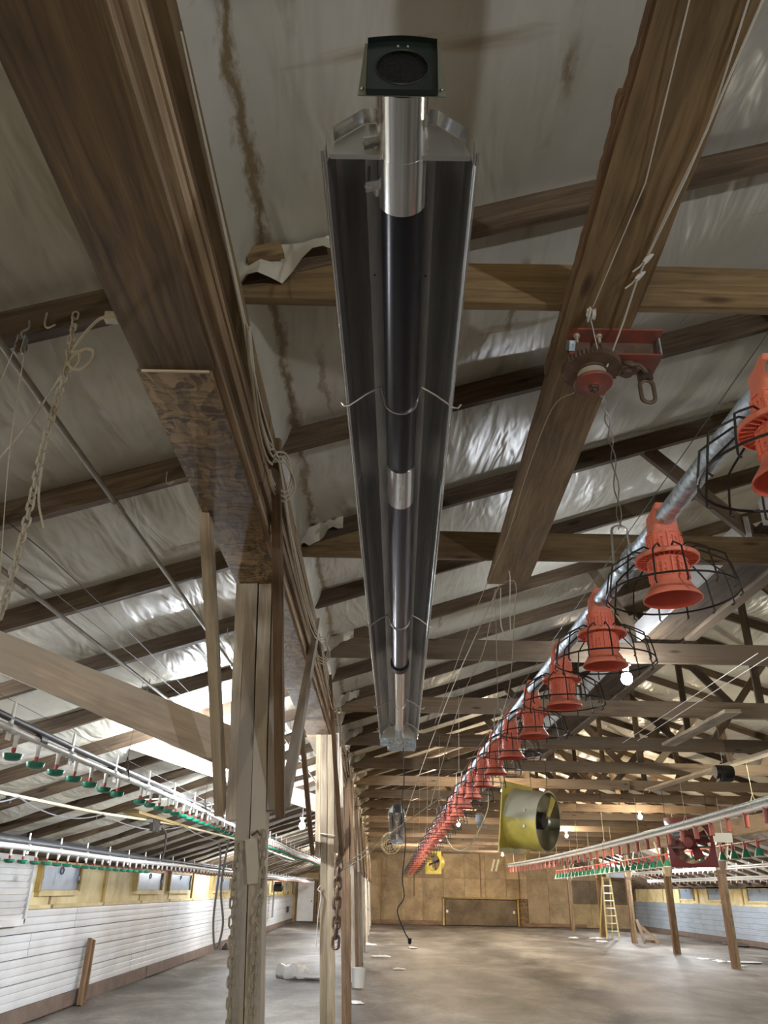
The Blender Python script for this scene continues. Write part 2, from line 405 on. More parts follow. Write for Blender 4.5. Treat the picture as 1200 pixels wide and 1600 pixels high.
    def ball(s, c, r, nu=10, nv=6, sx=1, sy=1, sz=1):
        b0 = len(s.v); c = Vector(c)
        for j in range(1, nv):
            t = PI*j/nv
            for k in range(nu):
                a = 2*PI*k/nu
                s.v.append((c.x+r*sx*math.sin(t)*math.cos(a), c.y+r*sy*math.sin(t)*math.sin(a), c.z+r*sz*math.cos(t)))
        tp = len(s.v); s.v.append((c.x, c.y, c.z+r*sz)); bt = len(s.v); s.v.append((c.x, c.y, c.z-r*sz))
        for j in range(nv-2):
            for k in range(nu):
                a = b0+j*nu+k; b = b0+j*nu+(k+1) % nu
                s.face((a, a+nu, b+nu, b), None, True)
        for k in range(nu):
            s.face((tp, b0+k, b0+(k+1) % nu), None, True)
            l = b0+(nv-2)*nu
            s.face((bt, l+(k+1) % nu, l+k), None, True)
        return s

WL = {}   # world location of each object's origin
def link(name, me, parent=None, loc=None):
    o = bpy.data.objects.new(name, me); COL.objects.link(o)
    if parent:
        o.parent = parent; o.location = (0, 0, 0); WL[o] = WL[parent]
    else:
        o.location = loc; WL[o] = Vector(loc)
    return o
def obj(name, mb, mat, parent=None, origin=None, angle=40):
    arr = np.array(mb.v, dtype=np.float64)
    if parent: off = WL[parent]
    elif origin is not None: off = Vector(origin)
    else:
        lo, hi = arr.min(0), arr.max(0); off = Vector(((lo[0]+hi[0])/2, (lo[1]+hi[1])/2, lo[2]))
    arr = arr-np.array(off)
    me = bpy.data.meshes.new(name)
    me.from_pydata(arr.tolist(), [], mb.f)
    uvl = me.uv_layers.new(name='UVMap')
    flat = [c for f in mb.uv for uv in f for c in uv]
    uvl.data.foreach_set('uv', flat)
    me.polygons.foreach_set('use_smooth', mb.sm)
    if any(mb.sm): me.set_sharp_from_angle(angle=math.radians(angle))
    me.materials.append(M[mat] if isinstance(mat, str) else mat)
    me.update()
    return link(name, me, parent, off)
def empty(name, loc):
    return link(name, None, None, loc)
def tag(o, label=None, cat=None, group=None, kind=None):
    if label: o['label'] = label
    if cat: o['category'] = cat
    if group: o['group'] = group
    if kind: o['kind'] = kind
    return o
def dup(root, delta, label=None, group=None):
    d = Vector(delta)
    r = root.copy(); COL.objects.link(r); r.location = root.location+d; WL[r] = WL[root]+d
    if label: r['label'] = label
    if group: r['group'] = group
    for ch in list(root.children):
        c = ch.copy(); COL.objects.link(c); c.parent = r; WL[c] = WL[r]
        for g in list(ch.children):
            k = g.copy(); COL.objects.link(k); k.parent = c; WL[k] = WL[c]
    return r
def part(name, mesh_obj, parent, world):     # another part that shares a mesh whose origin is (0,0,0) of the mesh
    o = bpy.data.objects.new(name, mesh_obj.data); COL.objects.link(o)
    o.parent = parent; o.location = Vector(world)-WL[parent]; WL[o] = Vector(world)
    return o
NUM = 'first second third fourth fifth sixth seventh eighth ninth tenth eleventh twelfth thirteenth fourteenth fifteenth sixteenth seventeenth eighteenth nineteenth twentieth'.split()
NUM += ['twenty-'+q for q in NUM[:9]]+['thirtieth']+['thirty-'+q for q in NUM[:9]]+['fortieth']+['forty-'+q for q in NUM[:9]]
ORD = 'first second third fourth fifth sixth seventh eighth ninth tenth'.split()
def cat_curve(P, Q, sag, n=12):
    P, Q = Vector(P), Vector(Q)
    return [P.lerp(Q, i/n)-Vector((0, 0, sag*4*(i/n)*(1-i/n))) for i in range(n+1)]
def smooth_path(pts, k=6):
    pts = [Vector(p) for p in pts]; out = []
    for i in range(len(pts)-1):
        p0 = pts[max(i-1, 0)]; p1 = pts[i]; p2 = pts[i+1]; p3 = pts[min(i+2, len(pts)-1)]
        for j in range(k):
            t = j/k
            out.append(.5*((2*p1)+(p2-p0)*t+(2*p0-5*p1+4*p2-p3)*t*t+(3*p1-p0-3*p2+p3)*t**3))
    out.append(pts[-1]); return out

# ------------------------------------------------------------------ dimensions
XL, XR, YN, YF = -4.96, 14.9, -5.0, 50.0
RIDGE = 4.7
def rz(x): return 3.95+.33*x if x < RIDGE else 3.95+.33*(2*RIDGE-x)     # underside of the rafters
TR = [2.224+2.44*k for k in range(-2, 20)]                               # truss positions
RF = [2.224+1.22*k for k in range(-5, 40)]                               # every rafter
CH = 3.7065                                                              # underside of the bottom chords

# ------------------------------------------------------------------ structure
fl = MB(); nx, ny = 60, 120
for j in range(ny+1):
    for i in range(nx+1):
        x = XL-.6+(XR+1.2-XL)*i/nx; y = YN-.5+(YF+1-YN)*j/ny
        fl.v.append((x, y, .012*math.sin(x*2.1+y*.7)+.012*math.sin(y*1.3-x*.9)-.012))
for j in range(ny):
    for i in range(nx):
        a = j*(nx+1)+i; fl.face((a, a+1, a+nx+2, a+nx+1), None, True)
tag(obj('floor', fl, 'floor', origin=(0, 0, 0)), 'bare grey brown dirt floor of the poultry barn', kind='structure')

# roof sheeting: hangs in shallow billows between the rafters
def sheet():
    xs = np.sort(np.concatenate([np.arange(XL-.4, XR+.45, .085), np.arange(-.95, -.3, .03)]))
    ys = np.concatenate([np.arange(YN, 16, .061), np.arange(16, YF+.2, .122)])
    X, Y = np.meshgrid(xs, ys)
    Z = np.where(X < RIDGE, 3.95+.33*X, 3.95+.33*(2*RIDGE-X))+.135
    ph = ((Y-2.224)/1.22) % 1.0
    bay = np.floor((Y-2.224)/1.22)
    amp = .070+.02*np.sin(bay*2.3+1)+.014*np.sin(X*1.7+bay)
    amp += .045*np.clip((Y-6)/4, 0, 1)*np.clip((-.9-X)/.5, 0, 1)
    Z -= np.clip(amp, .03, .135)*np.sin(np.pi*ph)**.7
    # tucked down onto the top of the boxed beam
    Z -= .25*np.clip((-.50-X)/.12, 0, 1)**.7*np.clip((X+.95)/.12, 0, 1)
    Z += .010*np.sin(X*5.3+bay*1.9+2.2*np.sin(Y*1.8+bay))*np.sin(np.pi*ph)
    Z += .006*np.sin(X*11.7+bay*3.1+3*np.sin(Y*2.6))*np.sin(np.pi*ph)
    nyy, nxx = X.shape
    V = np.stack([X, Y, Z], -1).reshape(-1, 3)
    idx = np.arange(nyy*nxx).reshape(nyy, nxx)
    F = np.stack([idx[:-1, :-1], idx[1:, :-1], idx[1:, 1:], idx[:-1, 1:]], -1).reshape(-1, 4)
    me = bpy.data.meshes.new('ceiling')
    me.vertices.add(len(V)); me.vertices.foreach_set('co', V.ravel())
    me.loops.add(F.size); me.loops.foreach_set('vertex_index', F.ravel())
    me.polygons.add(len(F)); me.polygons.foreach_set('loop_start', np.arange(0, F.size, 4))
    me.polygons.foreach_set('loop_total', np.full(len(F), 4)); me.update(calc_edges=True)
    me.polygons.foreach_set('use_smooth', np.ones(len(F), bool)); me.materials.append(M['sheet'])
    return link('ceiling', me, None, (0, 0, 0))
ceiling = tag(sheet(), 'wrinkled off white plastic sheeting under the pitched roof, brown stains', kind='structure')

def wall_panel_grid(root, mat, cells, y, thick, face):   # sheets standing on a wall at y
    for (x0, x1, z0, z1, mt) in cells:
        mb = MB(); g = .006
        mb.bar((x0+g, y, (z0+z1)/2), (x1-g, y, (z0+z1)/2), thick, z1-z0-2*g, (0, 0, 1))
        obj('panel', mb, mt, root)

wf = MB()     # far gable wall: backing, then OSB sheets
wf.v += [(XL-.3, YF+.05, -.1), (XR+.3, YF+.05, -.1), (XR+.3, YF+.05, 2.3), (RIDGE, YF+.05, 5.7), (XL-.3, YF+.05, 2.4)]
wf.face((0, 1, 2, 3, 4), [(x*.3, z*.3) for x, y, z in wf.v])
wall_far = tag(obj('wall_far', wf, 'osbdark', origin=(0, YF, 0)), 'tan chipboard sheeted end wall across the far end of the barn', kind='structure')
cells = []
x = -3.5
while x < XR-.2:
    x1 = min(x+1.22, XR)
    top = rz((x+x1)/2)
    if not (3.7 < x < 8.0):
        cells.append((x, x1, 0, 1.22 if x > 11 else 2.44, 'osbpale' if 10.5 < x < 13.5 else 'osb'))
        if x > 11: cells.append((x, x1, 1.22, 2.44, 'osbfar'))
    else: cells.append((x, x1, 1.42, 2.44, 'osb'))
    z = 2.44
    while z < top-.3:
        cells.append((x, x1, z, min(z+1.6, top), 'osb' if z < 3 else 'osbfar')); z += 1.6
    x = x1
cells.append((-4.96, -4.72, 0, 2.3, 'osb')); cells.append((-4.72, -3.5, 2.22, 2.6, 'osb'))
wall_panel_grid(wall_far, 'osb', cells, YF-.0, .05, 1)
mb = MB(); mb.bar((-3.4, YF-.05, .12), (3.7, YF-.05, .12), .04, .22); obj('kick_board', mb, 'brown', wall_far)
mb = MB(); mb.bar((8.3, YF-.05, .1), (12, YF-.05, .1), .04, .18); obj('kick_board', mb, 'brown', wall_far)
for xx, zz in ((6.0, 3.3), (8.25, 2.5), (2.1, 2.7)):
    mb = MB(); mb.bar((xx, YF-.04, 1.45), (xx, YF-.04, zz+.5), .05, .03, (0, 1, 0)); obj('batten', mb, 'brown', wall_far)
for dx in (0, .28):
    mb = MB(); mb.bar((6.65+dx*.9, YF-.07, 2.85), (6.85+dx*.9, YF-.07, 3.5), .11, .02, (0, 1, 0)); obj('paper_strip', mb, 'cream', wall_far)

d1 = empty('door_1', (5.95, YF-.1, 0)); tag(d1, 'wide low chipboard hatch in a pale frame at the centre of the end wall', kind='structure')
mb = MB(); mb.bar((3.9, YF-.08, .68), (8.0, YF-.08, .68), .05, 1.30); obj('panel', mb, 'osbfar', d1)
for a, b in (((3.8, 0), (3.8, 1.42)), ((8.1, 0), (8.1, 1.42)), ((3.72, 1.42), (8.18, 1.42))):
    mb = MB(); mb.bar((a[0], YF-.1, a[1]), (b[0], YF-.1, b[1]), .09, .06, (0, 1, 0)); obj('frame', mb, 'yellowwood', d1)
for xx in (4.0, 7.85):
    mb = MB(); mb.box((xx, YF-.12, .72), (.12, .03, .14)); obj('latch', mb, 'white', d1)
d2 = empty('door_2', (-4.2, YF-.1, 0)); tag(d2, 'plain white door in the far corner of the drinker aisle', kind='structure')
mb = MB(); mb.bar((-4.66, YF-.08, 1.12), (-3.72, YF-.08, 1.12), .05, 2.1); obj('leaf', mb, 'dirtywhite', d2)
mb = MB(); mb.ball((-3.83, YF-.14, 1.1), .05); obj('knob', mb, 'steel', d2)
for xx in (-4.72, -3.62):
    mb = MB(); mb.bar((xx, YF-.09, .0), (xx, YF-.09, 2.24), .09, .05, (0, 1, 0)); obj('frame', mb, 'brown', d2)

wb = MB(); wb.v += [(XL-.3, YN, -.1), (XL-.3, YN, 2.4), (RIDGE, YN, 5.7), (XR+.3, YN, 2.3), (XR+.3, YN, -.1)]
wb.face((0, 1, 2, 3, 4), [(x*.3, z*.3) for x, y, z in wb.v])
tag(obj('wall_near', wb, 'osb', origin=(0, YN, 0)), 'chipboard end wall behind the camera', kind='structure')

# side walls: footing board, ribbed siding planks, foam band with windows, top plate
def siding_plank(root, x, sgn, y0, y1, z0, z1, mat):
    mb = MB(); n = 3; h = (z1-z0)
    prof = [(0, 0)]
    for k in range(n):
        zb = k*h/n
        prof += [(.016, zb+.004), (.014, zb+h/n*.5), (.010, zb+h/n-.014), (.003 if k < n-1 else -.004, zb+h/n-.006)]
    b0 = 0
    for yy in (y0, y1):
        for (dx, dz) in prof: mb.v.append((x+sgn*(dx+.01), yy, z0+dz))
    L = len(prof)
    for i in range(L-1):
        f = (i, i+1, L+i+1, L+i)
        mb.face(f if sgn > 0 else f[::-1])
    return obj('siding_plank', mb, mat, root)
WINL = ((12.5, 14.05), (17.5, 19.45), (20.25, 22.4), (25.8, 28.4), (30, 32), (35, 37), (40, 42), (45, 47))
WINR = ((32.3, 34.4), (36.6, 38.6), (40.5, 42.2), (28.2, 30.2))
def side_wall(name, x, sgn, label, sidmat, wins, seed):
    rnd = random.Random(seed)
    mb = MB(); xo = x-sgn*.08
    mb.quad((xo, YN, -.1), (xo, YF, -.1), (xo, YF, 2.5), (xo, YN, 2.5))
    wl = tag(obj(name, mb, 'dark', origin=(x, 20, 0)), label, kind='structure')
    nr = 4 if sgn > 0 else 6; hr = 1.22/nr
    rows = [(.2+hr*k, .2+hr*(k+1)) for k in range(nr)]
    for k, (z0, z1) in enumerate(rows):
        y = YN
        st = 3.4+(k*1.1 if sgn > 0 else 0)
        ys = [YN]+[st+7.3*q+rnd.uniform(-.5, .5)*(1 if sgn > 0 else .02) for q in range(7)]
        ys = [q for q in ys if q < YF-1]+[YF]
        for a, b in zip(ys[:-1], ys[1:]):
            siding_plank(wl, x, sgn, a+.006, b-.006, z0+.0005, z1-.0005, sidmat)
    # foam band: individual bays between the studs
    bays = np.arange(YN+1.0, YF, 2.44)
    for i in range(len(bays)-1):
        a, b = bays[i], bays[i+1]
        clash = any(p-.12 < a < q+.12 for p, q in wins)
        mb = MB(); mb.bar((x-sgn*.04, a+.05, 1.745), (x-sgn*.04, b-.05, 1.745), .06, .64); obj('foam_panel', mb, 'foam', wl)
        if not clash:
          mb = MB(); mb.bar((x+sgn*.005, a, 1.43), (x+sgn*.005, a, 2.06), .09, .06, (1, 0, 0)); obj('stud', mb, 'yellowwood', wl)
        mb = MB(); mb.bar((x+sgn*.012, a+.05, 1.44), (x+sgn*.012, b-.05, 1.44), .06, .05); obj('ledge', mb, 'foam', wl)
    for i in range(7):
        a = YN+i*8; b = min(a+7.98, YF)
        mb = MB(); mb.bar((x+sgn*.03, a, .1), (x+sgn*.03, b, .1), .09, .2, n=6, jit=.006); obj('footing_board', mb, 'concrete', wl)
        mb = MB(); mb.bar((x+sgn*.02, a, 2.18), (x+sgn*.02, b, 2.18), .08, .24); obj('top_plate', mb, 'rafter', wl)
    return wl
wall_left = side_wall('wall_left', XL, 1, 'low side wall of white ribbed siding below a yellow foam band', 'siding', WINL, 3)
wall_right = side_wall('wall_right', XR, -1, 'low side wall of blue grey ribbed siding below a yellow foam band', 'sidingblue', WINR, 5)
wn = 0
def window(x, sgn, y0, y1, z0, z1, label):
    global wn; wn += 1
    r = empty('window_%d' % wn, (x, (y0+y1)/2, z0)); tag(r, label, kind='structure')
    mb = MB(); mb.bar((x+sgn*.015, y0, (z0+z1)/2), (x+sgn*.015, y1, (z0+z1)/2), .02, z1-z0); obj('pane', mb, 'pane', r)
    for (a, b) in (((y0-.05, z0-.04), (y1+.05, z0-.04)), ((y0-.05, z1+.03), (y1+.05, z1+.03)), ((y0-.05, z0-.02), (y0-.05, z1+.02)), ((y1+.05, z0-.02), (y1+.05, z1+.02))):
        mb = MB(); mb.bar((x+sgn*.02, a[0], a[1]), (x+sgn*.02, b[0], b[1]), .075, .08, (1, 0, 0)); obj('frame', mb, 'yellowwood' if a[1] != b[1] else 'foam', r)
    mb = MB(); mb.tube([(x+sgn*.03, (y0+y1)/2+.07*math.cos(t*PI/4), z1-.08+.05*math.sin(t*PI/4)) for t in range(8)], .008, 5, closed=True); obj('latch_ring', mb, 'darkmetal', r)
    for yy in (y0+.03, y1-.03):
        mb = MB(); mb.box((x+sgn*.04, yy, (z0+z1)/2), (.03, .04, .06)); obj('catch', mb, 'grey', r)
for i, (a, b) in enumerate(WINL):
    window(XL, 1, a, b, 1.66, 2.01, 'blue grey plastic pane in the yellow foam band of the white wall, %s past the louvred panel' % ORD[i])
for i, (a, b) in enumerate(WINR):
    window(XR, -1, a, b, 1.62, 2.05, 'blue grey pane in the foam band of the blue grey wall, %s' % ('beside the near post', 'between two posts', 'beside the end corner', 'beyond the picture edge')[i])

# louvred panel hung on the left wall
lp = empty('louvred_panel', (XL+.1, 11.0, 1.26)); tag(lp, 'white louvred panel in a flat frame hung on the white siding wall', 'vent panel')
for a, b in (((10.1, 1.27), (11.95, 1.27)), ((10.1, 2.05), (11.95, 2.05)), ((10.1, 1.25), (10.1, 2.07)), ((11.95, 1.25), (11.95, 2.07))):
    mb = MB(); mb.bar((XL+.1, a[0], a[1]), (XL+.1, b[0], b[1]), .08, .07, (1, 0, 0)); obj('frame', mb, 'dirtywhite', lp)
for k in range(9):
    mb = MB(); z = 1.33+k*.08; mb.bar((XL+.095, 10.14, z), (XL+.095, 11.91, z), .012, .076, (.25, 0, 1)); obj('louvre', mb, 'dirtywhite', lp)
ps = MB(); ps.bar((XL+.16, 14.75, -.02), (XL+.10, 14.95, .92), .17, .06, (1, 0, 0), n=4, jit=.008); ps.bar((XL+.20, 14.82, .0), (XL+.14, 15.0, .90), .05, .05, (1, 0, 0))
tag(obj('leaning_timber', ps, 'brown'), 'short brown timber propped upright against the white siding', 'timber')

# ------------------------------------------------------------------ trusses and rafters
def board_obj(name, P, Q, width, thick, mat, parent, upv, n=1, jit=0.0, **k):
    mb = MB(); mb.bar(P, Q, width, thick, upv, n, jit, **k); return obj(name, mb, mat, parent)
def truss(y, idx, near):
    r = empty('roof_truss', (4.7, y, CH))
    cm = 'chord' if idx < 4 else 'greychord'
    n = 14 if near else 2; j = .004 if near else 0
    y1 = y+random.uniform(-.02, .02)
    board_obj('bottom_chord', (-.62, y, CH+.095), (5.2, y1, CH+.095), .04, .19, cm, r, (0, 0, 1), n, j)
    board_obj('bottom_chord', (4.2, y1+.042, CH+.095), (10.05, y, CH+.095), .04, .19, cm, r, (0, 0, 1), n, j)
    board_obj('top_chord', (-.62, y-.002, rz(-.62)+.07), (RIDGE, y-.002, rz(RIDGE)+.07), .042, .14, 'rafter', r, (0, 0, 1), n, j)
    board_obj('top_chord', (10.05, y-.002, rz(10.05)+.07), (RIDGE, y-.002, rz(RIDGE)+.07), .042, .14, 'rafter', r, (0, 0, 1))
    jx = lambda: random.uniform(-.12, .12)
    for (xa, xb) in ((1.95, 2.62), (3.15, 2.95), (3.35, 4.55), (7.45, 6.8), (6.2, 6.45), (6.05, 4.85)):
        xa += jx(); xb += jx()
        board_obj('web', (xa, y+.042, rz(xa)+.05), (xb, y+.042, CH+.05), .04, .10 if near else .12, 'greychord' if random.random() < .5 else 'rafter', r, (1, 0, 0))
    xk = 4.7
    board_obj('king_post', (xk, y+.042, CH+.1), (xk, y+.042, rz(xk)+.05), .04, .09, 'rafter', r, (1, 0, 0))
    return r
for k, y in enumerate(TR):
    if y < -.5 and k > 0: pass
    t = truss(y, k, 0 < y < 12)
    i = k-2
    if i < 0: tag(t, 'rough timber roof truss behind the camera, %s' % ('second back' if i == -2 else 'directly overhead'), 'truss', 'roof trusses')
    elif i < 8: tag(t, ['rough timber truss with a yellowed chord just above the hand winch', 'timber truss whose chord crosses behind the end of the winch board',
        'timber truss carrying the near cool bulb', 'grey timber truss just beyond the near cool bulb', 'grey timber truss fifth from the camera, above the heater burner',
        'grey timber truss sixth from the camera', 'grey timber truss seventh from the camera', 'grey timber truss eighth from the camera, above the big yellow drum fan'][i], 'truss', 'roof trusses')
    else: tag(t, 'brown timber truss in the crowded far half, %s from the end wall' % NUM[19-i], 'truss', 'far roof trusses')
for i, y in enumerate(RF):
    near = 0 < y < 12
    for side in (0, 1):
        xa, xb = (-.55, XL-.15) if side == 0 else (9.95, XR+.15)
        r = obj('rafter', MB().bar((xa, y, rz(xa)+.07), (xb, y, rz(xb)+.07), .042 if not near else .05, .14, (0, 0, 1), 10 if near else 1, .004 if near else 0, bow=random.uniform(-.02, .01)), 'rafter')
        q = i-5
        if side == 0 and 0 <= q < 8: tag(r, 'dark lean-to rafter over the white drinker aisle, %s along from the chain' % ORD[q], 'rafter', 'aisle rafters')
        elif side == 0: tag(r, 'dark lean-to rafter over the white drinker aisle, %s back behind the camera' % NUM[-q-1] if q < 0 else 'lean-to rafter in the far white drinker aisle, %s from the white door' % NUM[len(RF)-1-i], 'rafter', 'far aisle rafters')
        else: tag(r, 'lean-to rafter over the aisle behind the red fan, %s from the end wall' % NUM[len(RF)-1-i], 'rafter', 'other aisle rafters')
    if all(abs(y-t) > .3 for t in TR):
        for side in (0, 1):
            xa, xb = (-.55, RIDGE) if side == 0 else (9.95, RIDGE)
            r = obj('rafter', MB().bar((xa, y, rz(xa)+.07), (xb, y, rz(xb)+.07), .042, .14, (0, 0, 1), 10 if near else 1, .004 if near else 0, bow=random.uniform(-.02, .0)), 'rafter')
            q = (i-5)//2
            if side == 0 and 0 <= q < 5: tag(r, 'dark single rafter between two trusses, beside the heater, %s along' % ORD[q], 'rafter', 'centre rafters')
            elif side == 0: tag(r, 'single rafter among the crowded near-slope trusses, %s from the end wall' % NUM[(len(RF)-1-i)//2] if q > 0 else 'dark single rafter behind the camera over the centre span, %s back' % NUM[abs(q)], 'rafter', 'far centre rafters')
            else: tag(r, 'single rafter on the slope beyond the ridge, %s from the end wall' % NUM[(len(RF)-1-i)//2], 'rafter', 'far slope rafters')
# crumpled tabs of sheeting at the truss heels
rnd = random.Random(4)
for i, y in enumerate(TR[2:16]):
    mb = MB(); n = 9; s = .8 if i else 1.0
    b0 = 0
    for a in range(n+1):
        for b in range(5):
            xx = -.55+.34*s*a/n; zz = rz(xx)+.11-.20*s*(b/4)*(1-.55*a/n)+rnd.uniform(-.012, .012)
            yy = y-.06-.05*math.sin(a*1.1+i)*(b/4)+rnd.uniform(-.012, .012)-.02*b/4
            mb.v.append((xx, yy, zz))
    for a in range(n):
        for b in range(4):
            k = a*5+b; mb.face((k, k+5, k+6, k+1), None, True)
    o = obj('sheet_flap', mb, 'flap', ceiling)
mb = MB(); mb.bar((-.53, 2.13, 3.83), (-.40, 2.135, 3.875), .03, .06); obj('batten', mb, 'chord', ceiling)

# lengthwise trough lying on the chords
tr_ = empty('cable_trough', (2.6, 10, CH+.2)); tag(tr_, 'long wooden trough lying lengthwise on the truss chords, white inner board and dark underside', 'trough')
y = -.3
while y < 30:
    b = y+4.85
    board_obj('bottom_board', (2.66, y, CH+.25), (2.66, b, CH+.25), .36, .03, 'rafter', tr_, (0, 0, 1))
    board_obj('white_side', (2.44, y+.1, CH+.27), (2.44, b-.1, CH+.27), .03, .17, 'dirtywhite', tr_, (0, 0, 1), 8, 0, bow=.03)
    board_obj('brown_side', (2.93, y, CH+.27), (2.93, b, CH+.27), .10, .09, 'greychord', tr_, (0, 0, 1))
    y = b+.02

for (P, Q, lab) in (((5.50, 16.6, CH-.022), (5.80, 11.4, CH-.022), 'pale loose plank nailed lengthwise under the chords above the red drops'),
                    ((4.11, 11.3, CH-.022), (4.075, 9.0, CH-.022), 'short pale plank nailed lengthwise under the chords near the ridge line')):
    o = obj('chord_plank', MB().bar(P, Q, .19, .04, (0, 0, 1), 10, .004), 'pale'); tag(o, lab, 'plank')
for (P, Q, lab) in (((3.30, 6.6, CH-.03), (3.42, 11.2, CH-.03), 'thin white cord under the far chords beside the near bulb, lower one'),
                    ((3.44, 6.6, CH-.03), (3.57, 11.0, CH-.03), 'thin white cord under the far chords beside the near bulb, upper one')):
    o = obj('cord', MB().tube([P, Q], .004, 5), 'ropewhite'); tag(o, lab, 'cord')

# ------------------------------------------------------------------ box beams on the post lines
bm = empty('box_beam', (-.68, 20, 3.27)); tag(bm, 'long boxed timber beam with stained plywood underside over the post row', 'beam')
edges = [-4.9, -2.85, -.40, 2.045, 4.05, 6.5, 8.6, 11, 13.4, 18.3, 23.2, 28, 33, 38, 43, 49.9]
for i in range(len(edges)-1):
    a, b = edges[i], edges[i+1]
    j = .006*((i*7) % 3-1)
    board_obj('bottom_panel', (-.69+j, a+.003, 3.262), (-.69+j, b-.003, 3.262), .24, .018, 'ply' if i < 3 else 'osbdark' if i < 6 else 'osb', bm, (0, 0, 1), 8, .002)
mb = MB(); mb.bar((-.80, 2.045, 3.2495), (-.58, 2.045, 3.2495), .007, .006); obj('joint_strip', mb, 'pale', bm)
segs = [(-4.9, -1.2), (-1.2, 3.0), (3.0, 7.2), (7.2, 11.4), (11.4, 20), (20, 30), (30, 40), (40, 49.9)]
for (a, b) in segs:   # layers of the side that faces the heater, from the bottom edge up
    for (xo, zc, h, th, mt) in ((-.566, 3.288, .030, .022, 'lam'), (-.574, 3.328, .040, .03, 'brown'), (-.560, 3.386, .062, .04, 'lam'),
                                (-.572, 3.432, .016, .03, 'rafter'), (-.563, 3.463, .036, .04, 'lam'), (-.59, 3.55, .13, .03, 'brown'), (-.558, 3.655, .085, .045, 'chord')):
        board_obj('lamination', (xo, a+.004, zc), (xo, b-.004, zc), th, h, mt, bm, (0, 0, 1), 10, .0025)
    board_obj('side_panel', (-.792, a, 3.49), (-.792, b, 3.49), .02, .44, 'osbdark', bm, (0, 0, 1))
    board_obj('top_plate', (-.68, a, 3.69), (-.68, b, 3.69), .21, .03, 'chord', bm, (0, 0, 1))
bm2 = empty('box_beam', (9.95, 20, 3.27)); tag(bm2, 'timber beam over the far row of braced posts', 'beam')
for (a, b) in ((-4.9, 5), (5, 15), (15, 25), (25, 35), (35, 49.9)):
    board_obj('side_board', (9.86, a, 3.49), (9.86, b, 3.49), .04, .42, 'greychord', bm2, (0, 0, 1))
    board_obj('side_board', (10.05, a, 3.49), (10.05, b, 3.49), .04, .42, 'greychord', bm2, (0, 0, 1))
    board_obj('bottom_board', (9.955, a, 3.275), (9.955, b, 3.275), .15, .03, 'osbdark', bm2, (0, 0, 1))

# ------------------------------------------------------------------ posts
PY = [4.05, 8.62, 13.4, 18.3, 23.2, 28.1, 33, 37.9, 42.8, 47.6]
for i, y in enumerate(PY):
    tx, bx = (-.69, -.50) if i == 0 else (-.585, -.42)
    lab = ['thick weathered timber post with hanging chains, first of the row beside the drinker aisle',
           'pale timber post with heavy chain hook, second of the row beside the drinker aisle',
           'narrow brown timber post, third of the row', 'split pale and brown post with a white bucket at its foot',
           'timber post fifth in the row, with littered floor at its foot'][i] if i < 5 else 'thin timber post in the far part of the heater-side row, %s from the end wall' % NUM[9-i]
    r = empty('timber_post', (bx, y, 0)); tag(r, lab, 'post', 'posts of the near row' if i < 5 else 'far posts of the near row')
    mt = ['post', 'pale', 'brown', 'post', 'post'][i % 5] if i < 5 else 'post'
    def px(z): return bx+(tx-bx)*z/3.25
    zt = 3.25
    for s in (-1, 1):
        board_obj('core_board', (px(0)+s*.036, y, -.02), (px(zt)+s*.036, y, zt), .068, .15, mt if s < 0 or i != 3 else 'brown', r, (0, 1, 0), 12 if i < 3 else 4, .0035)
    # flank boards nailed to both faces, reaching up to the beam
    zb = 2.06
    board_obj('flank_board', (px(zb)-.095, y, zb-.02), (px(zt)-.095, y, zt), .05, .14, mt if i != 2 else 'brown', r, (0, 1, 0), 6, .003)
    board_obj('flank_board', (px(zb)+.095, y, zb+.03), (px(zt)+.10, y, zt+.1), .05, .12, 'post' if i != 2 else 'brown', r, (0, 1, 0), 6, .003)
    # knee braces from the post up to the beam
    board_obj('knee_brace', (px(2.08)-.15, y-.05, 2.08), (-.815, y-1.0, 3.40), .045, .095, 'pale' if i == 0 else 'brown', r, (0, 1, 0), 6, .003)
    board_obj('knee_brace', (px(2.08)+.145, y-.07, 2.07), (-.535, y-.86, 3.70), .042, .085, 'brown', r, (0, 1, 0), 6, .003)
    board_obj('knee_brace', (px(2.15)+.15, y+.07, 2.15), (-.535, y+2.0 if i == 0 else y+1.2, 3.70), .045, .09, 'post' if i < 2 else 'pale', r, (0, 1, 0), 6, .003)
    if i == 0:
        board_obj('cleat', (-.603, y-.098, 1.955), (-.573, y-.098, 1.765), .055, .045, 'post', r, (0, 1, 0))
        mb = MB(); mb.tube([(-.60, y-.12, 1.97), (-.575, y-.13, 1.99), (-.560, y-.12, 1.97)], .006, 6); obj('hook', mb, 'rust', r)
    if i == 1:
        mb = MB(); mb.tube(smooth_path([(px(2.25)-.08, y-.085, 2.26), (px(2.25), y-.09, 2.25), (px(2.25)+.08, y-.085, 2.24)]), .006, 6); obj('twine_loop', mb, 'ropewhite', r)
RP = [(9.87, 24.4), (10.1, 29.7), (10.5, 35.8), (10.5, 40.6), (10.3, 46)]
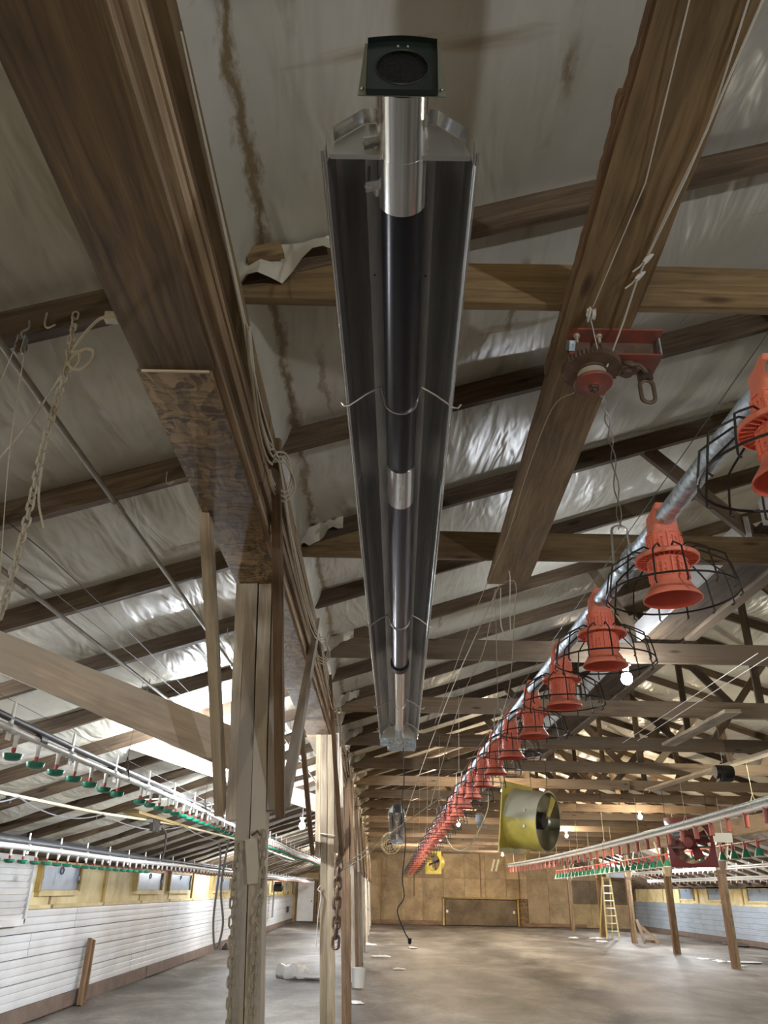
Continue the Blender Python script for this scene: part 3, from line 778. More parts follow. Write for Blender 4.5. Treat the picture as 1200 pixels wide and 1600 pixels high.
for i, (x, y) in enumerate(RP):
    r = empty('timber_post', (x, y, 0))
    tag(r, ['brown post in front of the dark red fan, nearest of the far row', 'brown post with white top plate, second of the far row', 'grey brown post with loose boards leaning at its foot',
            'brown post with the yellow ladder beside it', 'brown post in the far corner behind the ladder'][i], 'post', 'posts of the far row')
    for s in (-1, 1):
        board_obj('core_board', (x+s*.05, y, -.02), (x+s*.05-.01, y, 3.27), .095, .19, 'brown' if s < 0 else 'chord', r, (0, 1, 0), 4, .004)
    for s in (-1, 1):
        board_obj('knee_brace', (x+s*.1, y-.1, 2.44), (x+s*.33, y-.1, 3.45), .05, .12, 'pale', r, (0, 1, 0))
    board_obj('tie_board', (x, y-.12, 2.35), (x, y-.12, 2.75), .22, .04, 'pale' if i == 1 else 'brown', r, (0, 1, 0))

# diagonal brace across the aisle
o = obj('aisle_brace', MB().bar((-.70, 4.13, 2.37), (-3.05, 4.13, 3.235), .045, .20, (0, 0, 1), 12, .004), 'dusty')
tag(o, 'pale dusty plank bracing the first post to an aisle rafter, chicken wire stains', 'brace')
o['label'] = 'pale dusty knotted plank slanting from the first post up across the aisle'
o = obj('aisle_brace', MB().bar((-.52, 8.72, 2.52), (-3.0, 8.72, 3.24), .045, .16, (0, 0, 1), 6, .004), 'dusty')
tag(o, 'pale plank slanting from the second post up across the aisle', 'brace')

# ------------------------------------------------------------------ winch board
o = obj('winch_board', MB().bar((.70, -.8, CH-.02), (.857, 5.0, CH-.02), .235, .04, (0, 0, 1), 30, .003, w2=.28), 'board')
tag(o, 'wide knotty brown plank nailed flat under the chords, carrying the hand winch', 'plank')
bk = MB(); bk.bar((.586, -.8, CH-.013), (.655, 2.6, CH-.015), .018, .038, (0, 0, 1), 90, .0035); bk.bar((.618, 1.36, CH-.012), (.634, 1.72, CH-.014), .022, .03, (0, 0, 1), 14, .004, w2=.006)
obj('bark_edge', bk, 'brown', o)

# hand winch
wn_ = empty('hand_winch', (.84, 2.42, 3.5)); tag(wn_, 'rusty red hand winch with gear and cable spool under the plank', 'winch')
ZT = CH-.045
mb = MB(); mb.bar((.685, 2.335, ZT), (1.035, 2.335, ZT), .085, .007); obj('mount_plate', mb, 'rustred', wn_)
mb = MB(); mb.bar((.685, 2.372, 3.62), (1.035, 2.372, 3.62), .007, .085); obj('back_plate', mb, 'rust', wn_)
mb = MB(); mb.bar((.685, 2.395, 3.578), (1.035, 2.395, 3.578), .125, .007); obj('lower_plate', mb, 'rustred', wn_)
mb = MB(); mb.bar((1.032, 2.335, 3.62), (1.032, 2.375, 3.62), .006, .078); obj('end_plate', mb, 'galv', wn_)
mb = MB(); mb.bar((.69, 2.32, 3.628), (.69, 2.345, 3.60), .022, .06); obj('spacer', mb, 'galv', wn_)
for xx in (.715, .80):
    mb = MB(); mb.lathe([(.012, 0), (.012, .012), (.006, .012), (.006, .035)], 6, Matrix.Translation((xx, 2.325, ZT-.004))@Matrix.Rotation(PI, 4, 'X'), True, True); obj('bolt', mb, 'rope', wn_)
ax = Matrix.Translation((.78, 2.405, 3.572)) @ Matrix.Rotation(PI, 4, 'X') @ Matrix.Rotation(-.06, 4, 'X')
mb = MB(); nT = 44
for zz in (0, .024):
    for k in range(nT*2):
        rr = .113 if k % 2 else .104
        a = PI*k/nT; mb.v.append(tuple(ax @ Vector((rr*math.cos(a), rr*math.sin(a), zz))))
n2 = nT*2
for k in range(n2): mb.face((k, (k+1) % n2, n2+(k+1) % n2, n2+k))
mb.face(tuple(range(n2-1, -1, -1))); mb.face(tuple(n2+k for k in range(n2))); obj('gear', mb, 'rust', wn_)
mb = MB(); mb.lathe([(.055, .024), (.055, .032), (.046, .032), (.046, .08)], 20, ax); obj('drum', mb, 'rust', wn_)
mb = MB()
for k in range(5): mb.lathe([(.049, .034+k*.008), (.0545, .038+k*.008), (.049, .042+k*.008)], 24, ax)
obj('cable_coil', mb, 'rope', wn_)
mb = MB(); mb.lathe([(.049, .074), (.072, .078), (.074, .084), (.070, .090), (.028, .092), (.022, .096), (.022, .102), (0.001, .102)], 28, ax); obj('spool_flange', mb, 'rustred', wn_)
mb = MB(); mb.lathe([(.020, .092), (.020, .112), (.010, .112), (.010, .124), (.001, .124)], 6, ax); obj('axle_nut', mb, 'rust', wn_)
ax2 = Matrix.Translation((.915, 2.40, 3.575)) @ Matrix.Rotation(PI, 4, 'X')
mb = MB(); mb.lathe([(.034, 0), (.034, .03), (.020, .03), (.020, .045)], 16, ax2, cap1=True); obj('pinion', mb, 'rust', wn_)
mb = MB(); mb.tube(smooth_path([(.90, 2.37, 3.565), (.92, 2.36, 3.55), (.955, 2.37, 3.555), (.985, 2.39, 3.535)]), .009, 8); obj('crank', mb, 'rust', wn_)
mb = MB()
for k in range(4): mb.lathe([(.016, 0), (.030, .004), (.016, .008)], 14, Matrix.Translation((.985, 2.41, 3.545-k*.010)))
obj('spring_collar', mb, 'rust', wn_)
mb = MB(); pts = []
for k in range(20):
    a = 2*PI*k/20; pts.append((.99+.026*math.cos(a), 2.42, 3.465+(.03 if math.sin(a) > 0 else -.02)+.026*math.sin(a)))
mb.tube(pts, .0085, 8, closed=True); obj('shackle', mb, 'rust', wn_)

def cord(name, pts, r, mat, label, n=5, cat='cord', k=5, group=None, straight=False):
    mb = MB(); mb.tube(pts if straight else smooth_path(pts, k), r, n); o = obj(name, mb, mat); return tag(o, label, cat, group)
zc = CH-.052
cord('cord', [(.70, -.2, zc), (.697, 1.09, zc), (.757, 1.62, zc), (.735, 2.16, zc-.005)], .0022, 'ropewhite', 'thin white cord stretched along the plank to the pulley above the winch', straight=True)
cord('cord', [(.83, -.2, zc), (.836, 1.085, zc), (.872, 1.44, zc), (.862, 1.65, zc), (.853, 1.93, zc)], .003, 'ropewhite', 'white cord down the plank, loosest of the pair tied above the winch', straight=True)
cord('cord', [(.86, -.2, zc-.004), (.868, 1.085, zc-.004), (.868, 1.6, zc-.004), (.853, 1.92, zc-.006), (.85, 2.01, zc-.008), (.865, 2.23, zc-.01), (.83, 2.37, 3.545)], .0036, 'ropewhite', 'knotted white cord running down the plank into the winch drum', straight=True)
for (xx, yy) in ((.853, 1.92), (.851, 2.0)):
    mb = MB()
    for q in range(5):
        a = q*1.3; mb.tube([(xx+.011*math.cos(a+t*PI/3)+.002*q, yy+.013*math.sin(t*PI/3+q), zc-.006+.009*math.cos(t*PI/3+a)) for t in range(6)], .0035, 5, closed=True)
    mb.tube([(xx, yy, zc-.005), (xx-.015, yy+.03, zc-.012), (xx-.032, yy+.05, zc-.015)], .003, 5)
    tag(obj('knot', mb, 'ropewhite'), 'white knot in the cord on the plank, %s' % ('upper of two' if yy < 1.95 else 'lower of two with a loose tail'), 'knot')
pu = empty('cord_pulley', (.733, 2.19, zc-.02)); tag(pu, 'small white pulley screwed to the plank just above the winch', 'pulley')
mb = MB(); mb.lathe([(.004, -.006), (.022, -.006), (.016, 0), (.022, .006), (.004, .006)], 16, Matrix.Translation((.742, 2.19, zc-.012))@Matrix.Rotation(PI/2, 4, 'Y')); obj('wheel', mb, 'ropewhite', pu)
mb = MB(); mb.bar((.728, 2.165, zc-.005), (.728, 2.215, zc-.02), .006, .02); mb.tube([(.72, 2.19, zc-.02), (.728, 2.19, zc+.02)], .005, 6); obj('bracket', mb, 'white', pu)
cord('cord', [(.735, 2.2, zc-.02), (.775, 2.29, 3.58), (.815, 2.38, 3.545)], .0022, 'ropewhite', 'thin cord from the small pulley down onto the winch gear')
cord('cord', [(.74, 2.52, 3.53), (.70, 2.75, 3.60), (.70, 3.4, 3.62), (.72, 4.2, 3.63), (.66, 5.2, 3.55), (.41, 6.0, 2.9)], .0022, 'rope', 'thin tan cord from the winch spool along the plank toward the heater')
cord('cord', [(.79, 4.9, 3.67), (.83, 4.75, 3.76-.1), (.845, 4.9, 3.45), (.835, 4.9, 3.25), (.79, 4.95, 3.35), (.80, 4.95, 3.62)], .004, 'ropewhite', 'looped pale cord hanging off the end of the plank')
cord('cord', [(.758, 4.92, 3.60), (.70, 5.2, 3.25), (.57, 5.6, 2.98), (.40, 6.5, 2.35)], .003, 'rope', 'tan cord hanging from the plank end toward the feeder line')
cord('cord', [(.82, 4.95, 3.66), (.875, 4.8, 3.60), (.88, 4.95, 3.40), (.862, 5.3, 2.95), (.84, 6.4, 2.80)], .0032, 'rope', 'tan cord hanging from the plank end onto the feeder pipe')
# twisted wire from the winch to the feeder hanger
mb = MB(); A = Vector((.838, 2.49, 3.50)); B = Vector((.87, 2.55, 3.30)); C_ = Vector((.845, 2.5, 2.93))
base = smooth_path([A, B, C_], 14)
for s in (0, PI):
    mb.tube([p+Vector((.009*math.cos(i*.75+s), .009*math.sin(i*.75+s), 0)) for i, p in enumerate(base)], .0024, 5)
tag(obj('twisted_wire', mb, 'wire'), 'twisted pair of grey wires hanging from the winch to the feeder pipe', 'wire')

# ------------------------------------------------------------------ radiant heater
def make_heater():
    root = empty('radiant_heater', (.02, 1.15, 3.16)); tag(root, 'long radiant tube heater with aluminium reflector and black tube hanging nearest', 'heater', 'radiant heaters')
    y0, y1 = 1.15, 7.02
    z0, z1 = 3.160, 2.955
    xa, xb = .0175, .158
    def ctr(y): k = (y-y0)/(y1-y0); return xa+(xb-xa)*k, z0+(z1-z0)*k
    prof = [(-.1665, .006), (-.1640, -.004), (-.158, .000), (-.144, .050), (-.082, .110), (-.030, .119), (.030, .119), (.082, .110), (.144, .050), (.158, .000), (.1640, -.004), (.1665, .006)]
    def trough(a, b, sc, dz):
        mb = MB(); ys = np.linspace(a, b, 5); L = len(prof)
        for yy in ys:
            cx, cz = ctr(yy)
            for (px_, pz) in prof: mb.v.append((cx+px_*sc, yy, cz+pz*sc+dz))
        off = len(mb.v)
        for yy in ys:      # outer skin
            cx, cz = ctr(yy)
            for (px_, pz) in prof: mb.v.append((cx+px_*sc*1.012, yy, cz+(pz+.002)*sc+dz))
        for i in range(4):
            for j in range(L-1):
                a_ = i*L+j; mb.face((a_, a_+L, a_+L+1, a_+1)); c_ = off+a_; mb.face((c_, c_+1, c_+L+1, c_+L))
        for e in (0, 4):
            for j in range(L-1):
                a_ = e*L+j; c_ = off+a_; mb.face((a_, a_+1, c_+1, c_))
        return mb
    obj('reflector', trough(y0+.01, 2.60, 1.0, 0), 'reflector', root)
    obj('reflector', trough(2.54, 4.80, .985, .003), 'reflector', root)
    obj('reflector', trough(4.74, y1, 1.0, .0), 'reflector', root)
    for s in (-1, 1):          # bright folded rims
        mb = MB(); pts = [(ctr(y)[0]+s*.166, y, ctr(y)[1]+.0) for y in np.linspace(y0-.02, y1, 12)]
        mb.tube(pts, .0035, 6); obj('rim', mb, 'steel', root)
        mb = MB(); P = (ctr(y0-.02)[0]+s*.160, y0-.02, ctr(y0)[1]+.016); Q = (ctr(y1)[0]+s*.160, y1, ctr(y1)[1]+.016); mb.bar(P, Q, .002, .035, (0, 0, 1)); obj('side_lip', mb, 'endsteel', root)
    # near end plate and its folded tabs
    for (ye, nm) in ((y0, 1), (y1-.005, 0)):
        cx, cz = ctr(ye); mb = MB()
        outl = [(-.152, .006), (-.142, .050), (-.080, .108), (-.030, .117), (.030, .117), (.080, .108), (.142, .050), (.152, .006)]
        for dy in (0, .004):
            for (a, b) in outl: mb.v.append((cx+a, ye+dy, cz+b))
        L = len(outl); mb.face(tuple(range(L))); mb.face(tuple(range(2*L-1, L-1, -1)))
        for j in range(L): mb.face((j, L+j, L+(j+1) % L, (j+1) % L))
        obj('end_plate', mb, 'endsteel', root)
        if nm:
            seg = outl[1:-1]
            for j in range(len(seg)-1):
                (a, b), (c, d) = seg[j], seg[j+1]
                mb = MB(); q = .018
                mb.v += [(cx+a*1.01, ye-.001, cz+b+.002), (cx+c*1.01, ye-.001, cz+d+.002), (cx+c*1.03, ye-.028, cz+d+.014), (cx+a*1.03, ye-.028, cz+b+.014)]
                mb.v += [(v[0], v[1], v[2]+.0015) for v in mb.v[:4]]
                mb.face((0, 1, 2, 3)); mb.face((7, 6, 5, 4)); mb.face((0, 4, 5, 1)); mb.face((1, 5, 6, 2)); mb.face((2, 6, 7, 3)); mb.face((3, 7, 4, 0))
                obj('fold_tab', mb, 'steel', root)
            mb = MB(); mb.bar((cx-.15, ye-.004, cz+.006), (cx+.15, ye-.004, cz+.006), .012, .012); obj('lower_fold', mb, 'endsteel', root)
    def tube(nm, a, b, r, mt, dz=0, n=28):
        mb = MB(); P = Vector((ctr(a)[0]+.005, a, ctr(a)[1]+.034+dz)); Q = Vector((ctr(b)[0]+.005, b, ctr(b)[1]+.034+dz))
        mb.tube([P.lerp(Q, k/6) for k in range(7)], r, n); return obj(nm, mb, mt, root)
    tube('exhaust_pipe', .998, 1.15, .0555, 'steel'); tube('exhaust_pipe', 1.148, 1.285, .0565, 'steel')
    tube('heat_tube', 1.27, 2.56, .0500, 'tube'); tube('coupling', 2.43, 2.70, .0520, 'steel')
    tube('heat_tube', 2.56, 4.88, .0500, 'tubedark'); tube('clamp', 4.86, 4.93, .060, 'black'); tube('burner_tube', 4.87, 7.03, .040, 'steel', -.004)
    mb = MB(); x, z = ctr(2.57); mb.box((x+.007, 2.57, z-.018), (.014, .09, .006)); obj('coupling_slot', mb, 'endsteel', root)
    # clamp bolts
    for yy in (1.13, 1.24):
        x, z = ctr(yy); mb = MB()
        mb.bar((x-.047, yy, z+.030), (x-.078, yy, z+.022), .028, .005); mb.bar((x-.047, yy+.02, z+.035), (x-.058, yy+.02, z+.028), .018, .012)
        mb.tube([(x-.072, yy, z+.02), (x-.072, yy, z+.085)], .004, 6)
        mb.lathe([(.009, 0), (.009, .008)], 6, Matrix.Translation((x-.072, yy, z+.022)), True, True); obj('clamp_bolt', mb, 'wire', root)
    # wire hangers holding the tube
    for yy in (2.04, 4.08, 5.9, 6.65):
        x, z = ctr(yy); x += .005; r = .053 if yy < 4.87 else .043; zc_ = z+.034
        arc = [(x+r*math.cos(t), yy+.02, zc_+r*math.sin(t)) for t in np.linspace(PI*1.02, PI*1.98, 12)]
        pts = [(x-.19, yy+.0, z+.008), (x-.18, yy, z-.006), (x-.165, yy, z-.004), (x-.11, yy-.01, z+.035), (x-r-.012, yy-.02, zc_+.022), (x-r-.003, yy+.01, zc_+.01)]+arc+[(x+r+.003, yy+.01, zc_+.01), (x+r+.012, yy-.02, zc_+.022), (x+.11, yy-.01, z+.035), (x+.165, yy, z-.004), (x+.18, yy, z-.006), (x+.19, yy, z+.008)]
        mb = MB(); mb.tube(pts, .0032, 6); obj('wire_hanger', mb, 'wire', root)
    # vent hood
    cx = .017; mb = MB(); yh = .985; zc_ = z0+.046
    h = .070; nS = 40; b0 = 0
    sqp = []
    for k in range(nS):
        a = 2*PI*k/nS; c_, s_ = math.cos(a), math.sin(a); f = 1/max(abs(c_), abs(s_))
        zt_ = zc_+.010+h*f*s_*1.12
        if s_ > .6: zt_ += .010*math.cos(min(1.5, abs(c_*f)*1.5))
        sqp.append((cx+h*f*c_, yh, zt_))
    circ = [(cx+.0535*math.cos(2*PI*k/nS), yh, zc_+.016+.0535*math.sin(2*PI*k/nS)) for k in range(nS)]
    mb.v += sqp+circ+[(a, b+.010, c) for a, b, c in circ]+[(a, b-.012, c) for a, b, c in sqp]
    for k in range(nS):
        j = (k+1) % nS
        mb.face((k, j, nS+j, nS+k)); mb.face((nS+k, nS+j, 2*nS+j, 2*nS+k), None, True); mb.face((k, 3*nS+k, 3*nS+j, j))
    obj('vent_hood', mb, 'hood', root)
    mb = MB(); mb.tube(circ[::2], .0022, 6, closed=True); obj('opening_ring', mb, 'hood', root)
    mb = MB(); cc = Vector((cx, yh+.005, zc_+.016))
    for k in range(-6, 7):
        d = k*.0082; L = math.sqrt(max(0, .053**2-d*d))
        for s in (1, -1):
            u_ = Vector((.7071, 0, .7071*s)); v_ = Vector((-.7071*s, 0, .7071))
            mb.bar(cc+v_*d-u_*L, cc+v_*d+u_*L, .0011, .0011, (0, 1, 0))
    obj('screen', mb, 'mesh', root)
    mb = MB(); mb.lathe([(.0001, 0), (.0538, 0)], 24, Matrix.Translation((cx, yh+.009, zc_+.016))@Matrix.Rotation(PI/2, 4, 'X')); obj('vent_baffle', mb, 'mesh', root)
    mb = MB(); yb = yh+.002
    hole = [(cx+.0545*math.cos(2*PI*k/nS), yb, zc_+.016+.0545*math.sin(2*PI*k/nS)) for k in range(nS)]
    outp = []
    for k in range(nS):
        a = 2*PI*k/nS; c_, s_ = math.cos(a), math.sin(a); f = 1/max(abs(c_), abs(s_)); zz = s_*f
        outp.append((cx+f*c_*(.081-.005*zz), yb, zc_+.012+zz*.080))
    mb.v = hole+outp+[(q[0], q[1]+.002, q[2]) for q in hole+outp]
    for k in range(nS):
        j = (k+1) % nS; mb.face((k, j, nS+j, nS+k)); mb.face((3*nS+k, 3*nS+j, 2*nS+j, 2*nS+k)); mb.face((nS+k, nS+j, 3*nS+j, 3*nS+k))
    obj('back_plate', mb, 'fin', root)
    for s in (-1, 1):
        mb = MB(); mb.ball((cx+s*.078, yb-.002, zc_-.052), .004, 8, 5); obj('rivet', mb, 'steel', root)
    for dx in (-.009, .011):
        mb = MB(); mb.ball((cx+dx, yh-.002, zc_+.078), .0035, 8, 5); obj('rivet', mb, 'steel', root)
    # burner box at the far end
    cx, cz = ctr(y1)
    mb = MB(); mb.box((cx+.03, y1+.12, cz+.02), (.25, .22, .17)); obj('burner_box', mb, 'galv', root)
    mb = MB(); mb.box((cx+.20-.06, y1+.10, cz+.05), (.004, .25, .24)); mb.box((cx-.13, y1+.1, cz+.0), (.07, .12, .07)); obj('burner_bracket', mb, 'galv', root)
    for dx in (-.01, .02):
        mb = MB(); mb.lathe([(.012, 0), (.012, .01)], 6, Matrix.Translation((cx+dx, y1+.008, cz-.03))@Matrix.Rotation(PI/2, 4, 'X'), True, True); obj('bolt', mb, 'steel', root)
    for yy, s in ((1.6, -1), (1.6, 1), (6.4, -1), (6.4, 1)):
        x, z = ctr(yy); mb = MB(); mb.tube([(x+s*.07, yy, z+.11), (x, yy, CH+.03)], .003, 5); obj('hanging_chain', mb, 'darkmetal', root)
    return root
heater = make_heater()
dup(heater, (.315, 14.9, -.05), 'small distant radiant heater seen end on behind the near one')
cord('hanging_cord', [(.20, 7.1, 2.90), (.21, 7.12, 2.6), (.19, 7.1, 2.45), (.225, 7.1, 2.15), (.20, 7.1, 1.85), (.215, 7.1, 1.70), (.16, 7.1, 1.60), (.22, 7.1, 1.45), (.262, 7.1, 1.39)], .0055, 'black', 'dark power cord hanging in a curl from the heater burner', 6)
mb = MB(); mb.lathe([(.006, 0), (.014, .01), (.016, .04), (.008, .045)], 10, Matrix.Translation((.262, 7.1, 1.36)), True, True)
tag(obj('power_plug', mb, 'black'), 'black plug on the end of the hanging cord', 'plug')

# ------------------------------------------------------------------ feeder line
FX = .84
def fz(y): return 2.77-(.42*max(0, (y-6.5)/16.5)**1.15 if y > 6.5 else 0)
fp = empty('feeder_pipe', (FX, 10, 2.6)); tag(fp, 'galvanised feed pipe strung with orange pans, sagging toward the end wall', 'pipe')
ys = list(np.arange(-.6, 23.0, .5))
mb = MB(); mb.tube([(FX, y, fz(y)) for y in ys], .0285, 20); obj('pipe', mb, 'galv', fp)
for y in (2.38, 5.4, 8.45, 11.5, 14.5):
    mb = MB(); mb.tube([(FX, y-.055, fz(y)), (FX, y+.055, fz(y))], .034, 18)
    for k in (-.03, 0, .03): mb.tube([(FX+.036*math.cos(t), y+k, fz(y)+.036*math.sin(t)) for t in np.linspace(0, 2*PI, 14)[:-1]], .004, 5, closed=True)
    obj('joint_clamp', mb, 'galv', fp)
mb = MB(); mb.tube([(FX-.02, y, fz(y)+.075) for y in ys], .0016, 4); obj('shock_wire', mb, 'darkmetal', fp)
for i, y in enumerate([2.5, 5.6, 8.6, 11.6, 14.6, 17.6, 20.6]):
    r = empty('feeder_hanger', (FX, y, fz(y)))
    tag(r, ['grey wire loop holding the feed pipe under the twisted wire', 'wire loop holding the feed pipe under the end of the plank'][i] if i < 2 else 'thin wire hanger along the far feed pipe, %s from its far end' % NUM[6-i], 'hanger', 'hangers of the feed pipe')
    mb = MB(); z = fz(y); R_ = .034
    arc = [(FX+R_*math.cos(t), y, z+R_*math.sin(t)) for t in np.linspace(PI*1.0, PI*2.0, 9)]
    top = [(FX+.028*math.cos(t), y, z+.15+.02*math.sin(t)) for t in np.linspace(0, PI, 7)]
    mb.tube(arc+top, .0045, 6, closed=True); obj('loop', mb, 'wire', r)
    if i:
        mb = MB(); mb.tube([(FX, y, z+.17), (FX+.02, y, CH+.1)], .0022, 4); obj('cord', mb, 'rope', r)

def make_pan(loc):
    r = empty('feeder_pan', loc)
    L = Matrix.Translation(loc)
    mb = MB()
    prof = [(.008, .062), (.014, .060), (.020, .045), (.036, .020), (.039, -.03), (.043, -.036), (.0475, -.042), (.0485, -.075), (.0495, -.112), (.056, -.116)]
    mb.lathe(prof, 32, L, True, False, sq=[.5, .5, .5, .5, .4, .1, 0, 0, 0, 0]); obj('hopper', mb, 'orange', r)
    mb = MB(); mb.lathe([(.050, -.112), (.090, -.116), (.093, -.120), (.092, -.130), (.088, -.131), (.086, -.122), (.053, -.120)], 36, L)
    for k in range(28):
        a = 2*PI*k/28; c_, s_ = math.cos(a), math.sin(a); P = Vector(loc)
        mb.bar(P+Vector((.056*c_, .056*s_, -.124)), P+Vector((.087*c_, .087*s_, -.124)), .003, .009)
    obj('flange', mb, 'orange', r)
    mb = MB(); mb.lathe([(.050, -.118), (.0545, -.124), (.0545, -.20), (.058, -.205), (.066, -.220), (.078, -.238), (.083, -.246), (.0835, -.250), (.081, -.2505)], 36, L); obj('drum', mb, 'orange', r)
    mb = MB(); mb.lathe([(.0815, -.250), (.076, -.243), (.064, -.226), (.053, -.208), (.048, -.15), (.001, -.14)], 32, L); obj('drum_lining', mb, 'orangedeep', r)
    mb = MB(); P = Vector(loc)
    for k in range(8):
        a0 = 2*PI*k/8+.15
        for (zt_, zb_, R_) in ((-.05, -.105, .0500), (-.135, -.19, .0560)):
            def pt(da, z): a = a0+da; return P+Vector((R_*math.cos(a), R_*math.sin(a), z))
            rad = lambda da: Vector((math.cos(a0+da), math.sin(a0+da), 0))
            for da in (-.27, .02): mb.bar(pt(da, zt_ if da < 0 else zt_-.014), pt(da, zb_), .005, .006, rad(da))
            for z, e0, e1 in ((zt_, -.27, .20), (zt_-.022, -.27, -.08), (zt_-.016, .02, .25), (zt_-.034, .02, .25), (zb_+.002, .02, .25)):
                mb.bar(pt(e0, z), pt(e1, z), .006, .005, (0, 0, 1))
            mb.bar(pt(.25, zt_-.014), pt(.25, zb_), .005, .006, rad(.25))
    obj('slot_ribs', mb, 'orange', r)['kind'] = 'stuff'
    mb = MB(); R_ = .185
    mb.tube([P+Vector((R_*math.cos(2*PI*k/32), R_*math.sin(2*PI*k/32), -.232)) for k in range(32)], .0032, 5, closed=True)
    for k in range(14):
        a = 2*PI*k/14+.1
        f = lambda rr, z: P+Vector((rr*math.cos(a), rr*math.sin(a), z))
        mb.tube([f(.075, -.108), f(.096, -.106), f(.150, -.138), f(.170, -.152), f(.183, -.215), f(.187, -.250), f(.178, -.256)], .0028, 5)
    obj('wire_grill', mb, 'darkmetal', r)
    return r
ypan = [1.38, 2.11, 2.85, 3.57, 4.33, 5.1]+[5.1+.752*k for k in range(1, 24)]
pan0 = make_pan((FX, ypan[0], fz(ypan[0])))
for i, y in enumerate(ypan):
    p = pan0 if i == 0 else dup(pan0, (0, y-ypan[0], fz(y)-fz(ypan[0])))
    if i < 6:
        tag(p, ['orange feeder pan with wire cage, largest, cut by the picture edge', 'orange feeder pan in full view beside the twisted wire hanger', 'orange feeder pan just below the wire hanger, beside the near bulb glow',
                'orange feeder pan fourth along the feed pipe, left of the near bulb', 'orange feeder pan fifth along the feed pipe', 'orange feeder pan sixth along the feed pipe'][i], 'feeder', 'orange pans on the feed pipe')
    else: tag(p, 'small red orange feeder pan in the far crowded run, %s along the feed pipe' % NUM[i], 'feeder', 'far orange pans on the feed pipe')

# ------------------------------------------------------------------ drinker lines
def drinker_line(name, label, x, zf, y0, y1, step, cup, clipstep, nclip_off=0, skip=(), r=.02, big=1.0):
    root = empty(name, (x, (y0+y1)/2, zf((y0+y1)/2))); tag(root, label, 'drinker')
    n = max(2, int((y1-y0)/1.0)); ysl = [y0+(y1-y0)*k/n for k in range(n+1)]
    mb = MB(); mb.tube([(x, y, zf(y)) for y in ysl], r, 12); obj('water_pipe', mb, 'whitepipe', root)
    mb = MB(); mb.tube([(x-.012, y, zf(y)+.055*big) for y in ysl], r*.95, 12); obj('support_pipe', mb, 'greypipe' if cup else 'whitepipe', root)
    y = y0+.12; k = 0; first = None
    while y < y1-.05:
        z = zf(y)
        if k not in skip:
            if first is None:
                mb = MB(); mb.lathe([(.014*big, -.01), (.016*big, -.03), (.013*big, -.045), (.012*big, -.085*big), (.008, -.09*big)], 8, Matrix.Translation((0, 0, 0)), False, True)
                me0 = mb
                nip = obj('nipple', mb, 'white', None, origin=(0, 0, 0)); nip.parent = root; nip.location = Vector((x, y, z))-WL[root]; WL[nip] = Vector((x, y, z)); 
                mb = MB(); mb.lathe([(.012*big, -.083*big), (.013*big, -.10*big), (.006, -.115*big)], 8, Matrix.Identity(4), False, True); pin = obj('trigger_pin', mb, 'redplastic', None, origin=(0, 0, 0)); pin.parent = nip; pin.location = (0, 0, 0)
                cp = None
                if cup:
                    mb = MB(); mb.lathe([(.003, -.112), (.004, -.128), (.046, -.120), (.052, -.116), (.052, -.122), (.046, -.142), (.030, -.150), (.004, -.152)], 14, Matrix.Identity(4), False, True); cp = obj('drip_cup', mb, 'green', None, origin=(0, 0, 0)); cp.parent = nip; cp.location = (0, 0, 0)
                first = nip
            else:
                nip = part('nipple', first, root, (x, y, z))
                q = bpy.data.objects.new('trigger_pin', pin.data); COL.objects.link(q); q.parent = nip
                if cp and (cup is True or y < cup):
                    q = bpy.data.objects.new('drip_cup', cp.data); COL.objects.link(q); q.parent = nip
        y += step; k += 1
    y = y0+.35+nclip_off; fc = None
    while y < y1:
        z = zf(y)
        if fc is None:
            mb = MB(); mb.bar((0, 0, -.06), (0, 0, .14*big), .012, .045, (0, 1, 0), w2=.010, t2=.02); mb.lathe([(r+.008, -.03), (r+.008, .03)], 10, Matrix.Rotation(PI/2, 4, 'X')); fc = obj('clip', mb, 'white', None, origin=(0, 0, 0)); fc.parent = root; fc.location = Vector((x, y, z))-WL[root]
        else: part('clip', fc, root, (x, y, z))
        y += clipstep
    return root
d = drinker_line('drinker_line', 'pipe of white nipples and green cups, highest drinker, hung over the white aisle', -2.0, lambda y: 2.505-.012*math.sin((y-3)*.8)+(.004*(y-8) if y > 8 else 0), 3.3, 30, .31, True, .92, .6, skip=(10,))
mb = MB(); mb.tube([(-2.0, 4.62, 2.505), (-2.0, 4.72, 2.505)], .026, 10); obj('coupling', mb, 'black', d)
for y in (6.35, 9.4, 12.4, 15.5):
    mb = MB(); mb.tube([(-2.03, y-.04, 2.49), (-2.005, y, 2.66), (-1.98, y+.04, 2.49)], .006, 5); mb.tube([(-2.005, y, 2.66), (-1.99, y+.05, rz(-2)+.02)], .0018, 4); obj('hanger', mb, 'black', d)
mb = MB(); mb.tube([(-2.0, y, 2.505+.13) for y in np.arange(3.3, 30, 1)], .0015, 4); obj('shock_wire', mb, 'darkmetal', d)
drinker_line('drinker_line', 'white drinker pipe with nipples in front of the yellow foam band', -3.6, lambda y: 2.06+.006*math.sin(y*.9)+.002*y*.5, 7.2, 47, .31, 13.5, .88, .2, r=.028, big=1.0)
drinker_line('drinker_line', 'pale drinker pipe before the blue grey wall, lower of two', 13.3, lambda y: 2.33, 24, 42, .5, False, 1.0, .2, r=.035, big=1.3)
drinker_line('drinker_line', 'pale drinker pipe beyond the dark red fan, higher of two', 12.1, lambda y: 2.62, 24, 41, .5, False, 1.0, .2, r=.03, big=1.2)

